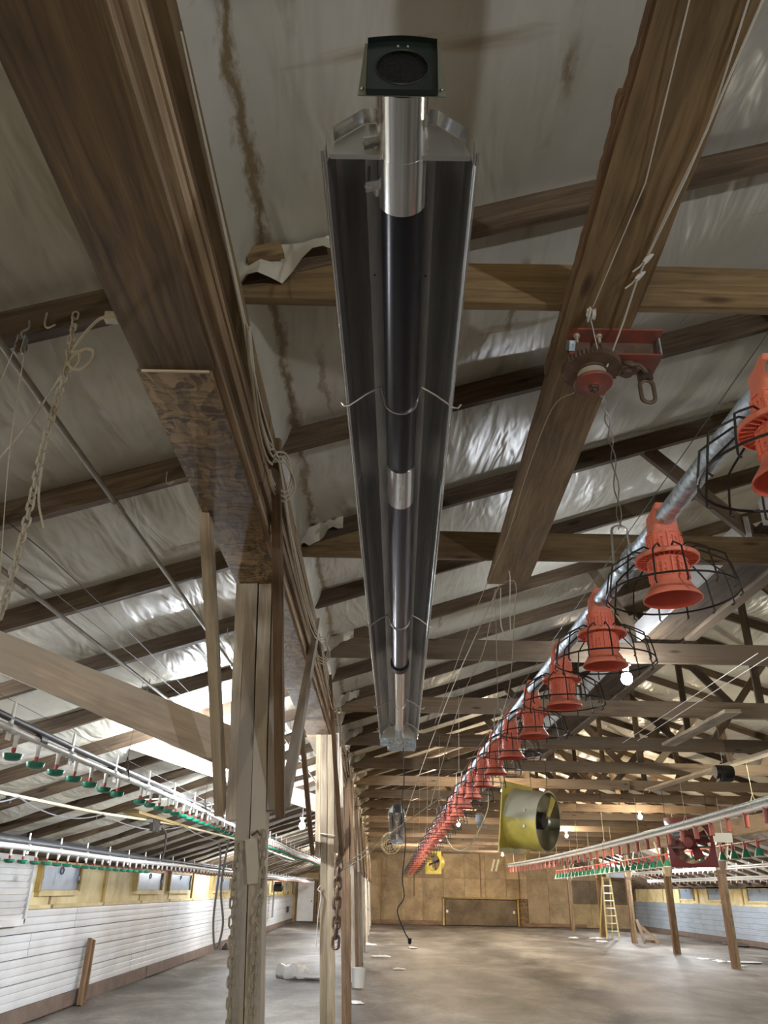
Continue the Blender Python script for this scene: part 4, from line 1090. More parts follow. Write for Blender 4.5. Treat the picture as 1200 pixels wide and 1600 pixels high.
# red feed drops on a pale pipe
def drop_line(label_pipe, label_drop, x, zf, y0, y1, step, kind, grp, catname):
    root = empty('feed_pipe', (x, (y0+y1)/2, zf((y0+y1)/2))); tag(root, label_pipe, 'pipe')
    ysl = list(np.linspace(y0, y1, 30))
    if kind == 'red':
        mb = MB(); mb.tube([(x, y, zf(y)) for y in ysl], .045, 10); obj('pipe', mb, 'whitepipe', root)
        mb = MB(); mb.tube([(x-.02, y, zf(y)+.085) for y in ysl], .04, 10); obj('support_pipe', mb, 'galv', root)
    else:
        mb = MB(); mb.tube([(x, y, zf(y)) for y in ysl], .022, 8); obj('pipe', mb, 'salmon', root)
    for y in np.arange(y0+1.3, y1, 3.05):
        mb = MB(); mb.tube([(x, y, zf(y)-.06), (x-.07, y, zf(y)+.05), (x, y, zf(y)+.22), (x+.05, y, zf(y)+.05), (x, y, zf(y)-.06)], .008, 5); mb.tube([(x, y, zf(y)+.2), (x, y+.02, CH+.1)], .004, 4); obj('hanger', mb, 'cream', root)
    first = None; y = y0+.2; i = 0; n_ = math.ceil((y1-y0-.2)/step)
    while y < y1:
        z = zf(y)
        if first is None:
            first = r = empty('feed_drop', (x, y, z)); L = Matrix.Translation((x, y, z))
            if kind == 'red':
                mb = MB(); mb.lathe([(.03, .0), (.045, -.03), (.042, -.05), (.042, -.22), (.048, -.225), (.048, -.245), (.02, -.25)], 14, L, True, True); obj('tube', mb, 'salmon', r)
                mb = MB(); mb.lathe([(.052, -.02), (.052, -.045)], 14, L); obj('collar', mb, 'redplastic', r)
            else:
                mb = MB(); mb.lathe([(.03, .03), (.035, 0), (.032, -.13), (.04, -.135)], 12, L, True, True); obj('stem', mb, 'redplastic', r)
                mb = MB(); mb.lathe([(.035, -.12), (.05, -.15), (.085, -.25), (.10, -.285), (.095, -.29)], 16, L, False, True); obj('cone', mb, 'green', r)
                mb = MB(); mb.lathe([(.10, -.285), (.115, -.30), (.11, -.31)], 16, L, False, True); obj('tray', mb, 'dirtywhite', r)
        else: r = dup(first, (0, y-WL[first].y, z-WL[first].z))
        tag(r, label_drop+', %s from its far end' % NUM[n_-1-i], catname, grp)
        y += step; i += 1
drop_line('pale pipe carrying a row of short red feed drops, sagging toward the end wall', 'short red feed drop under the pale pipe', 6.0, lambda y: 3.02-.010*(y-12)+.0006*(y-24)**2-.06, 11.8, 39, .74, 'red', 'red feed drops', 'feeder')
drop_line('thin red pipe strung with green cone feeders below the red drops', 'green cone feeder with red stem', 7.75, lambda y: 2.80-.0085*(y-16), 14.4, 37, .62, 'green', 'green cone feeders', 'feeder')

# ------------------------------------------------------------------ fans
def fan_blades(r, c, axis, R_, mat, n=4, wide=1.0):
    q = axis.to_track_quat('Z', 'Y').to_matrix().to_4x4(); Mx = Matrix.Translation(c) @ q
    for k in range(n):
        a = 2*PI*k/n+.3; mb = MB(); W = 6
        for i in range(W+1):
            rr = R_*(.14+.8*i/W); half = (.20*R_+.14*R_*i/W)*wide
            for s in (-1, 1):
                t = a+s*half/rr*.5 if rr > .2*R_ else a+s*.5
                mb.v.append(tuple(Mx @ Vector((rr*math.cos(t), rr*math.sin(t), s*.10*R_))))
        for i in range(W): mb.face((2*i, 2*i+1, 2*i+3, 2*i+2), None, True)
        obj('blade', mb, mat, r)
    mb = MB(); mb.lathe([(.001, -.12*R_), (.15*R_, -.12*R_), (.16*R_, .1*R_), (.10*R_, .16*R_), (.001, .17*R_)], 16, Mx); obj('hub', mb, 'fandark', r)
# big yellow drum fan
df = empty('drum_fan', (2.25, 14, 2.5)); tag(df, 'large yellow drum fan hung from the chords at mid span', 'fan')
ax_ = Vector((.80, -.59, -.12)).normalized(); cfl = Vector((2.36, 14.2, 2.90))
q = ax_.to_track_quat('Z', 'Y').to_matrix()
vz = (Vector((0, 0, 1))-ax_*ax_.z).normalized(); vx = ax_.cross(vz).normalized()
Rm = Matrix((vx, vz, ax_)).transposed()
def FP(a, b, c): return cfl+vx*a+vz*b+ax_*c
mb = MB(); R_ = .47; nS = 48
for (rr, zz) in ((R_+.02, 0), (R_, .03), (R_, .58), (R_+.015, .59), (R_-.012, .59), (R_-.014, .03)):
    for k in range(nS):
        a = 2*PI*k/nS; mb.v.append(tuple(FP(rr*math.cos(a), rr*math.sin(a), zz)))
mbu = MB(); mbu.v = list(mb.v)
for i in range(3):
    for k in range(nS): a, b = i*nS+k, i*nS+(k+1) % nS; (mbu if k < nS//2 else mb).face((a, b, b+nS, a+nS), None, True)
obj('drum', mb, 'yellow', df); obj('drum_upper_half', mbu, 'wornyellow', df)['label'] = 'pale worn upper half of the drum'
mb2 = MB(); mb2.v = list(mb.v)
for i in (3, 4):
    for k in range(nS): a, b = i*nS+k, i*nS+(k+1) % nS; mb2.face((a, b, b+nS, a+nS), None, True)
obj('drum_lining', mb2, 'drumin', df)
mb = MB(); H = .56; sq_, ci_ = [], []
for k in range(nS):
    a = 2*PI*k/nS; c_, s_ = math.cos(a), math.sin(a); f = 1/max(abs(c_), abs(s_))
    sq_.append(FP(H*f*c_, H*f*s_, 0)); ci_.append(FP(R_*c_, R_*s_, 0))
mb.v = [tuple(v) for v in sq_+ci_]+[tuple(v-ax_*.02) for v in sq_+ci_]
for k in range(nS):
    j = (k+1) % nS
    mb.face((k, j, nS+j, nS+k)); mb.face((2*nS+j, 2*nS+k, 3*nS+k, 3*nS+j)); mb.face((k, 2*nS+k, 2*nS+j, j)); mb.face((nS+k, nS+j, 3*nS+j, 3*nS+k))
obj('square_flange', mb, 'yellow', df)
fan_blades(df, FP(0, 0, .2), ax_, .44, 'fandark', 3)
mb = MB(); mb.lathe([(.001, 0), (.13, 0), (.14, .02), (.14, .24), (.12, .27), (.001, .27)], 18, Matrix.Translation(FP(0, 0, .26)) @ q.to_4x4()); obj('motor', mb, 'fandark', df)
for s in (-1, 1):
    mb = MB(); mb.bar(FP(-R_, s*.12, .38), FP(R_, s*.12, .38), .05, .03, ax_); obj('motor_bar', mb, 'drumin', df)
mb = MB(); mb.v += [tuple(FP(-.30, .36, .57)), tuple(FP(-.10, .06, .56)), tuple(FP(-.06, .10, .545)), tuple(FP(.0, .03, .54)), tuple(FP(-.14, .42, .56))]; mb.v += [tuple(Vector(v)+ax_*.004) for v in mb.v[:5]]
mb.face((0, 1, 2, 3, 4)); mb.face((9, 8, 7, 6, 5)); obj('torn_label', mb, 'yellow', df)
for (a, b, c) in ((-.5, .54, 0), (.5, .54, 0), (0, .49, .55)):
    mb = MB(); P = FP(a, b, c); mb.tube([P, (P.x, P.y, CH+.08)], .006, 5); obj('hanging_rod', mb, 'darkmetal', df)
cord('looped_cord', [(1.85, 13.9, 3.33), (1.80, 13.8, 2.95), (1.48, 13.8, 2.42), (1.22, 13.9, 2.40), (1.05, 14, 2.75)], .010, 'cream', 'pale cord looping from the drum fan to the feed pipe', 6)
mb = MB(); mb.lathe([(.05, 0), (.075, .03), (.07, .14), (.03, .17)], 14, Matrix.Translation((1.70, 14.0, 2.78)), True, True)
mb.box((1.74, 14.0, 2.74), (.16, .05, .04)); tag(obj('fan_switch', mb, 'grey'), 'grey switch box beside the yellow drum fan flange', 'switch')

# dark red square fan
rfn = empty('square_fan', (6.45, 17.2, 2.3)); tag(rfn, 'dark red glossy square fan hung in front of the first far post', 'fan')
ax_ = Vector((-.62, -.77, -.10)).normalized(); cfl = Vector((6.42, 17.2, 2.75)); vz = (Vector((0, 0, 1))-ax_*ax_.z).normalized(); vx = ax_.cross(vz).normalized()
q = ax_.to_track_quat('Z', 'Y').to_matrix()
mb = MB(); H, R_ = .48, .41; ringz = [(R_+.015, .14), (R_-.02, .02), (R_-.06, -.18)]
sq_ = []
for k in range(nS):
    a = 2*PI*k/nS; c_, s_ = math.cos(a), math.sin(a); f = 1/max(abs(c_), abs(s_)); sq_.append(FP(H*f*c_, H*f*s_, 0))
mb.v = [tuple(v) for v in sq_]+[tuple(FP(R_*math.cos(2*PI*k/nS), R_*math.sin(2*PI*k/nS), .02)) for k in range(nS)]+[tuple(FP((R_-.03)*math.cos(2*PI*k/nS), (R_-.03)*math.sin(2*PI*k/nS), -.45)) for k in range(nS)]+[tuple(v-ax_*.05) for v in sq_]
for k in range(nS):
    j = (k+1) % nS; mb.face((k, j, nS+j, nS+k)); mb.face((nS+k, nS+j, 2*nS+j, 2*nS+k), None, True); mb.face((k, 3*nS+k, 3*nS+j, j))
obj('shroud', mb, 'maroon', rfn)
fan_blades(rfn, FP(0, 0, -.12), ax_, .39, 'maroon', 4, 2.0)
mb = MB(); mb.lathe([(.001, 0), (.13, 0), (.14, .16), (.10, .22), (.001, .23)], 16, Matrix.Translation(FP(0, 0, -.06)) @ q.to_4x4()); obj('motor', mb, 'maroon', rfn)
for s in (-1, 1):
    mb = MB(); mb.bar(FP(-R_, s*.1, .0), FP(R_, s*.1, .0), .03, .03, ax_); obj('motor_bar', mb, 'fandark', rfn)
    mb = MB(); P = FP(s*.44, .47, 0); mb.tube([P, (P.x, P.y, CH+.08)], .006, 5); obj('hanging_rod', mb, 'darkmetal', rfn)

# yellow square fan far off
yf = empty('square_fan', (2.26, 35, 2.38)); tag(yf, 'small yellow square fan high before the end wall, left of the hatch', 'fan')
ax_ = Vector((-.62, -.78, 0)).normalized(); cfl = Vector((2.26, 35, 2.81)); vz = Vector((0, 0, 1)); vx = ax_.cross(vz).normalized()
mb = MB(); H, R_ = .40, .33; sq_ = []
for k in range(nS):
    a = 2*PI*k/nS; c_, s_ = math.cos(a), math.sin(a); f = 1/max(abs(c_), abs(s_)); sq_.append(FP(H*f*c_, H*f*s_*1.08, 0))
mb.v = [tuple(v) for v in sq_]+[tuple(FP(R_*math.cos(2*PI*k/nS), R_*math.sin(2*PI*k/nS), 0)) for k in range(nS)]+[tuple(FP(R_*math.cos(2*PI*k/nS), R_*math.sin(2*PI*k/nS), -.35)) for k in range(nS)]
for k in range(nS):
    j = (k+1) % nS; mb.face((k, j, nS+j, nS+k)); mb.face((nS+k, nS+j, 2*nS+j, 2*nS+k), None, True)
obj('shroud', mb, 'yellow', yf)
fan_blades(yf, FP(0, 0, -.08), ax_, .31, 'fandark', 4)
for s in (-1, 1):
    mb = MB(); P = FP(s*.36, .42, 0); mb.tube([P, (P.x, P.y, CH+.08)], .008, 5); obj('hanging_rod', mb, 'darkmetal', yf)

# wire basket fan
bf = empty('basket_fan', (.37, 25.2, 2.7)); tag(bf, 'round cream wire guard fan hung beyond the small distant heater', 'fan')
cfl = Vector((.37, 25.2, 3.02)); ax_ = Vector((-.35, -.93, -.05)).normalized(); vz = (Vector((0, 0, 1))-ax_*ax_.z).normalized(); vx = ax_.cross(vz).normalized()
mb = MB()
for rr, zz in ((.30, 0), (.30, .1), (.24, .15), (.17, .17), (.1, .18)): mb.tube([FP(rr*math.cos(2*PI*k/28), rr*math.sin(2*PI*k/28), zz) for k in range(28)], .006, 5, closed=True)
for k in range(16):
    a = 2*PI*k/16; mb.tube([FP(rr*math.cos(a), rr*math.sin(a), zz) for rr, zz in ((.30, 0), (.30, .1), (.24, .15), (.1, .18))], .004, 4)
obj('wire_guard', mb, 'cream', bf)
fan_blades(bf, FP(0, 0, .04), ax_, .25, 'fandark', 4)
mb = MB(); mb.lathe([(.001, 0), (.09, 0), (.09, .2), (.001, .22)], 14, Matrix.Translation(FP(0, 0, -.25)) @ ax_.to_track_quat('Z', 'Y').to_matrix().to_4x4()); obj('motor', mb, 'aluminium', bf)
mb = MB(); mb.tube([FP(0, .3, 0), (.37, 25.2, CH+.05)], .012, 6); obj('hanging_rod', mb, 'cream', bf)

# dark motor hung under a chord
mo = empty('hung_motor', (5.1, 12, 3.25)); tag(mo, 'small dark motor hung on cords under the far chords, above the red fan', 'motor')
mb = MB(); mb.lathe([(.001, -.13), (.09, -.13), (.1, -.1), (.1, .1), (.09, .13), (.001, .13)], 14, Matrix.Translation((5.13, 12, 3.42))@Matrix.Rotation(PI/2, 4, 'Y')); obj('body', mb, 'fandark', mo)
mb = MB(); mb.box((5.13, 12, 3.31), (.2, .12, .05)); mb.box((5.08, 11.92, 3.36), (.06, .05, .12)); obj('mount', mb, 'black', mo)
mb = MB(); mb.tube([(5.13, 12, 3.5), (5.15, 12, 4.05)], .004, 4); obj('cord', mb, 'ropewhite', mo)

# ------------------------------------------------------------------ lights
for i, (x, y, z, W_, c, lab) in enumerate(BULBS):
    r = empty('bare_bulb', (x, y, z)); tag(r, lab, 'light bulb', 'bare bulbs')
    R_ = .052
    mb = MB(); mb.ball((x, y, z), R_, 14, 9, sz=1.15)
    area = 4*PI*R_*R_*1.05
    mt = emit('bulb_glow_%d' % i, c, W_/(PI*area)); obj('bulb_glass', mb, mt, r)
    mb = MB(); mb.lathe([(.02, .055), (.028, .075), (.028, .115), (.05, .12), (.05, .14)], 12, Matrix.Translation((x, y, z)), True, True); obj('socket', mb, 'white', r)
    ztop = CH if x > -.3 and x < 9.9 else rz(x)+.02
    if ztop-z > .16:
        mb = MB(); mb.tube([(x, y, z+.13), (x+.01, y, ztop)], .006, 5); obj('flex', mb, 'dirtywhite', r)
    else:
        mb = MB(); mb.lathe([(.05, .135), (.05, ztop-z)], 10, Matrix.Translation((x, y, z))); obj('box', mb, 'grey', r)

# ------------------------------------------------------------------ near aisle: chain, pulleys, conduits
def chain(name, pts, link_len, wr, mat, label, twist=True):
    path = smooth_path(pts, 10); r = empty(name, path[0]); tag(r, label, 'chain')
    mb = MB(); ring = []
    hw = link_len*.30
    for k in range(14):
        a = 2*PI*k/14; ring.append((hw*math.cos(a), 0, (link_len/2-hw)*(1 if math.sin(a) > 0 else -1)+hw*math.sin(a)))
    mb.tube(ring, wr, 6, closed=True)
    src = None; step = link_len-2.0*wr; acc = 0; k = 0; prev = path[0]; nextd = 0
    for a, b in zip(path[:-1], path[1:]):
        seg = (b-a).length
        while nextd <= acc+seg:
            p = a.lerp(b, (nextd-acc)/seg); d = (b-a).normalized()
            if src is None:
                src = obj('link', mb, mat, None, origin=(0, 0, 0)); o = src; o.parent = r
            else:
                o = bpy.data.objects.new('link', src.data); COL.objects.link(o); o.parent = r
            o.location = p-WL[r]
            qd = d.to_track_quat('Z', 'X')
            o.rotation_euler = (qd.to_matrix() @ Matrix.Rotation((PI/2 if k % 2 else 0)+.3*math.sin(k), 3, 'Z')).to_euler()
            k += 1; nextd += step
        acc += seg
    return r
chain('chain', [(-1.138, 2.2, 3.60), (-1.128, 2.2, 3.45), (-1.122, 2.2, 3.38), (-1.136, 2.2, 3.07), (-1.131, 2.2, 2.76), (-1.139, 2.2, 2.45)], .036, .0042, 'dustychain', 'dusty pale chain hanging down before the near aisle rafters')
chain('chain', [(-.655, 3.93, 1.92), (-.662, 3.93, 1.75), (-.64, 3.94, 1.4), (-.61, 3.94, 1.0), (-.60, 3.94, .9)], .05, .0055, 'dustychain', 'thin dusty chain down the post face, one nearer the wall')
chain('chain', [(-.548, 3.93, 1.97), (-.535, 3.93, 1.80), (-.545, 3.94, 1.55), (-.535, 3.94, 1.25), (-.515, 3.94, .9)], .05, .0055, 'dustychain', 'thin dusty chain down the post face beside the wooden cleat')
chain('chain', [(-.40, 8.50, 1.97), (-.405, 8.5, 1.7), (-.40, 8.5, 1.28)], .115, .015, 'rust', 'heavy rusty chain of large links hanging beside the second post')
cord('strap', [(-.42, 8.5, 2.5), (-.405, 8.5, 2.2), (-.40, 8.5, 1.97)], .009, 'rust', 'dark rod hanging above the heavy chain by the second post', 6)
cord('hose', [(-.70, 3.9, 1.95), (-.715, 3.9, 1.75), (-.69, 3.9, 1.6), (-.715, 3.92, 1.5), (-.735, 3.9, 1.62), (-.73, 3.9, 1.85), (-.745, 3.9, 1.93)], .005, 'grey', 'grey hose looped beside the first post', 7)
cord('cord', [(-.575, 8.53, 1.78), (-.60, 8.53, 1.74), (-.565, 8.53, 1.70), (-.585, 8.53, 1.5), (-.59, 8.53, 1.25)], .0045, 'ropewhite', 'knotted white cord hanging on the second post')
rb = cord('rope', [(-.46, 8.55, 1.89), (.20, 9.85, 2.40), (.84, 11.1, 2.9)], .006, 'rope', 'long tan rope stretched from the second post up to the feed pipe', 6, 'rope')
cord('rope', [(-.46, 8.55, 1.87), (-.15, 9.2, 2.08), (.25, 9.95, 2.44)], .005, 'rope', 'second strand of tan rope beside the long one', 6, 'rope')
cord('rope', [(.80, 5.0, 3.66), (.62, 6.6, 3.35), (.45, 8.5, 2.95), (.33, 10.5, 2.6)], .004, 'rope', 'slack tan rope falling from the plank end past the heater burner', 5, 'rope')
# cable loop at the top of the chain
mb = MB(); c = Vector((-1.115, 2.2, 3.42))
pts = [(-1.005, 2.18, 3.578), (-1.04, 2.18, 3.57), (-1.09, 2.19, 3.50), (-1.12, 2.2, 3.42), (-1.105, 2.19, 3.365), (-1.06, 2.19, 3.36), (-1.035, 2.19, 3.41), (-1.05, 2.2, 3.45), (-1.085, 2.2, 3.445), (-1.12, 2.2, 3.40), (-1.125, 2.21, 3.365), (-1.10, 2.2, 3.36), (-1.085, 2.2, 3.40), (-1.10, 2.2, 3.44), (-1.13, 2.2, 3.42)]
mb.tube(smooth_path(pts, 6), .0055, 7); tag(obj('cable', mb, 'rope'), 'stiff pale cable coiled round the top of the chain', 'cable')
jb = empty('junction_clamp', (-.98, 2.2, 3.55)); tag(jb, 'pale cable gland and steel plate at the beam edge by the chain', 'fitting')
mb = MB(); mb.box((-.995, 2.18, 3.578), (.045, .03, .035)); obj('gland', mb, 'dustychain', jb)
mb = MB(); mb.bar((-.955, 2.19, 3.59), (-.925, 2.25, 3.50), .03, .005, (1, 0, 0)); obj('plate', mb, 'grey', jb)
pl = empty('rope_pulley', (-1.275, 2.15, 3.42)); tag(pl, 'small brown pulley hung on a hook from the near aisle rafter', 'pulley')
mb = MB(); mb.lathe([(.004, -.008), (.022, -.008), (.016, 0), (.022, .008), (.004, .008)], 14, Matrix.Translation((-1.275, 2.15, 3.42))@Matrix.Rotation(PI/2, 4, 'Y')@Matrix.Rotation(.5, 4, 'X')); obj('wheel', mb, 'brown', pl)
for s in (-1, 1):
    mb = MB(); mb.bar((-1.275+s*.012, 2.15, 3.39), (-1.275+s*.012, 2.15, 3.46), .004, .028, (0, 1, 0)); obj('cheek', mb, 'grey', pl)
mb = MB(); mb.tube(smooth_path([(-1.275, 2.15, 3.455), (-1.285, 2.15, 3.48), (-1.265, 2.15, 3.50), (-1.275, 2.16, 3.54)]), .004, 6); obj('hook', mb, 'grey', pl)
cord('cord', [(-1.292, 2.15, 3.42), (-1.36, 2.15, 2.85), (-1.42, 2.16, 2.4)], .0016, 'rope', 'thin cord falling from the small brown pulley, outer one')
cord('cord', [(-1.258, 2.15, 3.42), (-1.24, 2.2, 3.0), (-1.20, 2.3, 2.5)], .0016, 'rope', 'thin cord falling from the small brown pulley beside the chain')
cord('rope', [(-1.125, 2.2, 3.37), (-1.20, 2.2, 3.15), (-1.30, 2.2, 2.94), (-1.40, 2.2, 2.72)], .0036, 'dustychain', 'white rope slanting away from the coiled cable', 6, 'rope')
cord('cord', [(-1.15, 2.25, 3.0), (-1.16, 2.3, 2.90), (-1.145, 2.35, 2.82)], .004, 'rope', 'short tan cord end knotted below the chain')
for i, (x, y) in enumerate(((-1.22, 2.19), (-1.10, 3.42), (-1.22, 5.87))):
    z = rz(x); mb = MB(); mb.tube(smooth_path([(x, y-.03, z+.03), (x+.004, y-.035, z-.02), (x+.02, y-.04, z-.045), (x+.045, y-.04, z-.03)]), .0035, 5)
    tag(obj('hook', mb, 'dustychain'), 'small wire hook under the %s aisle rafter by the beam' % ORD[(0, 1, 3)[i]], 'hook')
def conduit(label, x, zo, y0, y1, slope, r):
    rr = empty('conduit', (x, (y0+y1)/2, rz(x)+zo)); tag(rr, label, 'conduit'); y = y0
    while y < y1:
        b = min(y+3.05, y1); xx = x+slope*(y-y0)
        mb = MB(); mb.tube([(x+slope*(y-y0), y, rz(x)+zo), (x+slope*(b-y0), b, rz(x)+zo)], r, 12); obj('pipe', mb, 'conduit', rr)
        mb = MB(); mb.tube([(x+slope*(b-y0), b-.06, rz(x)+zo), (x+slope*(b-y0), b+.06, rz(x)+zo)], r*1.3, 12); obj('coupling', mb, 'conduit', rr)
        y = b
conduit('thin dusty metal conduit along the aisle rafters beside the beam', -1.39, -.045, .4, 30, .018, .0135)
conduit('thin grey metal conduit along the aisle rafters farther from the beam', -2.1, -.045, 1.0, 9.3, .04, .0135)
cord('wire', [(-1.9, 2.9, 3.2), (-1.80, 5.04, 3.22), (-1.70, 7.2, 3.22)], .003, 'darkmetal', 'thin dark wire strung under the aisle sheeting, lower one', 4, 'wire')
cord('wire', [(-1.86, 2.6, 3.2), (-1.68, 3.5, 3.22), (-1.66, 6.75, 3.25)], .003, 'darkmetal', 'thin dark wire strung under the aisle sheeting, upper one', 4, 'wire')
pl2 = empty('rope_pulley', (-1.98, 6.5, 3.15)); tag(pl2, 'tiny dark pulley under the aisle sheeting above the dusty plank', 'pulley')
mb = MB(); mb.lathe([(.004, -.01), (.03, -.01), (.02, 0), (.03, .01), (.004, .01)], 12, Matrix.Translation((-1.985, 6.5, 3.2))@Matrix.Rotation(PI/2, 4, 'Y')); obj('wheel', mb, 'dark', pl2)
mb = MB(); mb.tube([(-1.98, 6.5, 3.2), (-1.97, 6.5, 3.32)], .004, 5); mb.tube([(-1.99, 6.5, 3.19), (-2.03, 6.5, 2.95)], .002, 4); obj('hook', mb, 'dark', pl2)
# cream strip lamp housings / cable run under the aisle roof
cr = empty('cable_run', (-3.6, 14, 2.7)); tag(cr, 'cream cable run sagging under the aisle roof above the white wall', 'cable')
pts = [(-4.0, 7.0), (-3.94, 8.7), (-3.84, 11.16), (-3.55, 14.6), (-3.40, 19.8), (-3.4, 26), (-3.4, 34)]
for i in range(len(pts)-1):
    (xa, ya), (xb, yb) = pts[i], pts[i+1]
    mb = MB(); mb.bar((xa, ya, rz(xa)-.06), (xb, yb, rz(xb)-.06), .06, .03); obj('strip', mb, 'cream', cr)
    mb = MB(); mb.tube(cat_curve((xa+.1, ya, rz(xa)-.08), (xb+.1, yb, rz(xb)-.08), .12), .008, 5); obj('cable', mb, 'grey', cr)
    mb = MB(); mb.box((xb, yb, rz(xb)-.1), (.05, .04, .09)); obj('clip', mb, 'dark', cr)
cord('cable', [(-3.3, 11.5, 2.83), (-2.9, 12.0, 2.90), (-2.75, 12.3, 2.82), (-2.5, 12.8, 2.93), (-2.2, 13, 3.0)], .012, 'white', 'wavy white cable across the aisle roof behind the green cups', 6, 'cable')
o = obj('roof_plank', MB().bar((-3.65, 12.1, rz(-3.65)-.03), (-3.62, 15.4, rz(-3.62)-.03), .24, .04, (0, 0, 1)), 'yellowwood'); tag(o, 'tan plank fixed under the aisle rafters over the white wall', 'plank')
wm = empty('curtain_winch', (-3.55, 13.2, 2.3)); tag(wm, 'dark striped winch coil hung below the tan roof plank', 'winch')
mb = MB()
for k in range(6): mb.box((-3.56, 13.0+k*.07, 2.60), (.06, .04, .17))
obj('coil', mb, 'dark', wm)
mb = MB(); mb.box((-3.60, 13.2, 2.66), (.1, .46, .05)); obj('bracket', mb, 'grey', wm)
mb = MB(); mb.tube(smooth_path([(-3.5, 13.4, 2.58), (-3.45, 13.5, 2.5), (-3.44, 13.5, 2.3), (-3.46, 13.5, 2.12)]), .018, 6); obj('hose', mb, 'dark', wm)
# bundle of pipes along the eave
for k, (xx, zz, rr, mt) in enumerate(((-4.6, 2.26, .025, 'greypipe'), (-4.5, 2.20, .02, 'whitepipe'), (-4.7, 2.14, .02, 'conduit'))):
    mb = MB(); mb.tube([(xx, y, zz+.02*math.sin(y*.6+k)) for y in np.arange(4, 49, 1.5)], rr, 6)
    tag(obj('eave_pipe', mb, mt), '%s pipe running along the eave above the white wall' % ('dark grey', 'pale', 'dusty tan')[k], 'pipe')
# electrical cables draped along the beam
cb = empty('cable_bundle', (-.54, 10, 3.4)); tag(cb, 'bundle of dusty tan cables tied along the side of the boxed beam', 'cable')
ties = [3.15, 6.15, 8.75, 11.6, 13.6, 16.5, 19, 22, 26, 30]
for q in range(5):
    pts = [(-.535, 1.2, 3.665)] if q < 2 else []
    for a, b in zip([2.2]+ties, ties):
        dz = .0 if q < 2 else .05*q
        for k in range(5):
            t = k/5; sag = (.05+.035*q)*4*t*(1-t)
            pts.append((-.532+.008*q+.006*math.sin(q*2+a), a+(b-a)*t, 3.61-.015*q-sag))
    mb = MB(); mb.tube(smooth_path(pts, 2), .0055, 5); obj('cable', mb, 'rope', cb)
for i, t in enumerate(ties[:6]):
    for q in range(3):
        mb = MB(); c = Vector((-.53, t+.01*q, 3.60-.02*q)); mb.tube(smooth_path([c, c+Vector((.05, .05, .02)), c+Vector((.07+.01*q, .14, -.05)), c+Vector((.045, .17, -.12)), c+Vector((.0, .1, -.12)), c+Vector((-.02, .02, -.08))], 5), .0055, 5); obj('cable_loop', mb, 'rope', cb)

# ------------------------------------------------------------------ far aisle and floor items
ld = empty('step_ladder', (10.35, 38.6, 0)); tag(ld, 'yellow step ladder standing beside the fourth far post', 'ladder')
for s, xo in ((-1, -.27), (1, .27)):
    board_obj('rail', (10.35+xo, 38.45, 0), (10.38+xo*.62, 38.75, 2.4), .06, .05, 'ladder', ld, (0, 1, 0))
    board_obj('rail', (10.35+xo*1.05, 39.6, 0), (10.38+xo*.62, 38.82, 2.4), .05, .04, 'ladder', ld, (0, 1, 0))
for k in range(7):
    f = (k+1)/8; xo = .27*(1-.38*f); z = 2.4*f
    board_obj('step', (10.35+.03*f-xo, 38.45+.3*f, z), (10.35+.03*f+xo, 38.45+.3*f, z), .10, .04, 'aluminium', ld, (0, 0, 1))
board_obj('top_cap', (10.2, 38.78, 2.42), (10.56, 38.78, 2.42), .16, .05, 'ladder', ld, (0, 0, 1))
gb = MB(); gb.box((10.62, 38, 2.58), (.75, .5, .32)); gb.box((10.62, 37.72, 2.58), (.68, .06, .26)); tag(obj('grey_heater_box', gb, 'grey'), 'grey metal box mounted beside the ladder post', 'box')
for i, (a, b, wd) in enumerate((((10.85, 35.6, 0), (10.62, 35.62, .85), .12), ((11.35, 35.3, 0.03), (10.75, 35.7, .62), .12), ((11.3, 35.7, .05), (10.8, 35.4, .1), .1))):
    o = obj('loose_board', MB().bar(a, b, wd, .04, (0, 1, 0), 3, .004), 'brown' if i else 'greychord'); tag(o, ('grey board leaning upright against the third far post', 'brown board slanting against the third far post', 'short brown board lying on the dirt by the third far post')[i], 'board')
wp = MB(); wp.box((6.3, 15.25, 2.72), (.34, .03, .16)); wp.tube([(6.3, 15.25, 2.79), (6.3, 15.25, 3.0)], .006, 4); tag(obj('white_plate', wp, 'white'), 'white plate hanging from the pale red-drop pipe', 'plate')
# small machine and outlet on the left wall
gm = empty('wall_fan_motor', (-4.7, 38.8, .6)); tag(gm, 'dark motor on a grey upright board against the white wall', 'motor')
board_obj('upright', (-4.75, 39.2, .55), (-4.75, 39.2, 1.75), .22, .06, 'grey', gm, (1, 0, 0))
mb = MB(); mb.lathe([(.001, -.2), (.14, -.2), (.16, -.1), (.16, .16), (.1, .22), (.001, .22)], 14, Matrix.Translation((-4.55, 39, 1.75))@Matrix.Rotation(PI/2, 4, 'Y')); obj('motor', mb, 'fandark', gm)
mb = MB(); mb.box((-4.55, 39, 1.95), (.3, .3, .1)); obj('bracket', mb, 'fandark', gm)
ob = MB(); ob.box((-4.87, 47, .72), (.06, .5, .3)); ob.box((-4.84, 47, .72), (.04, .3, .16)); tag(obj('outlet_box', ob, 'fandark'), 'dark outlet box low on the white wall near the far corner', 'box')
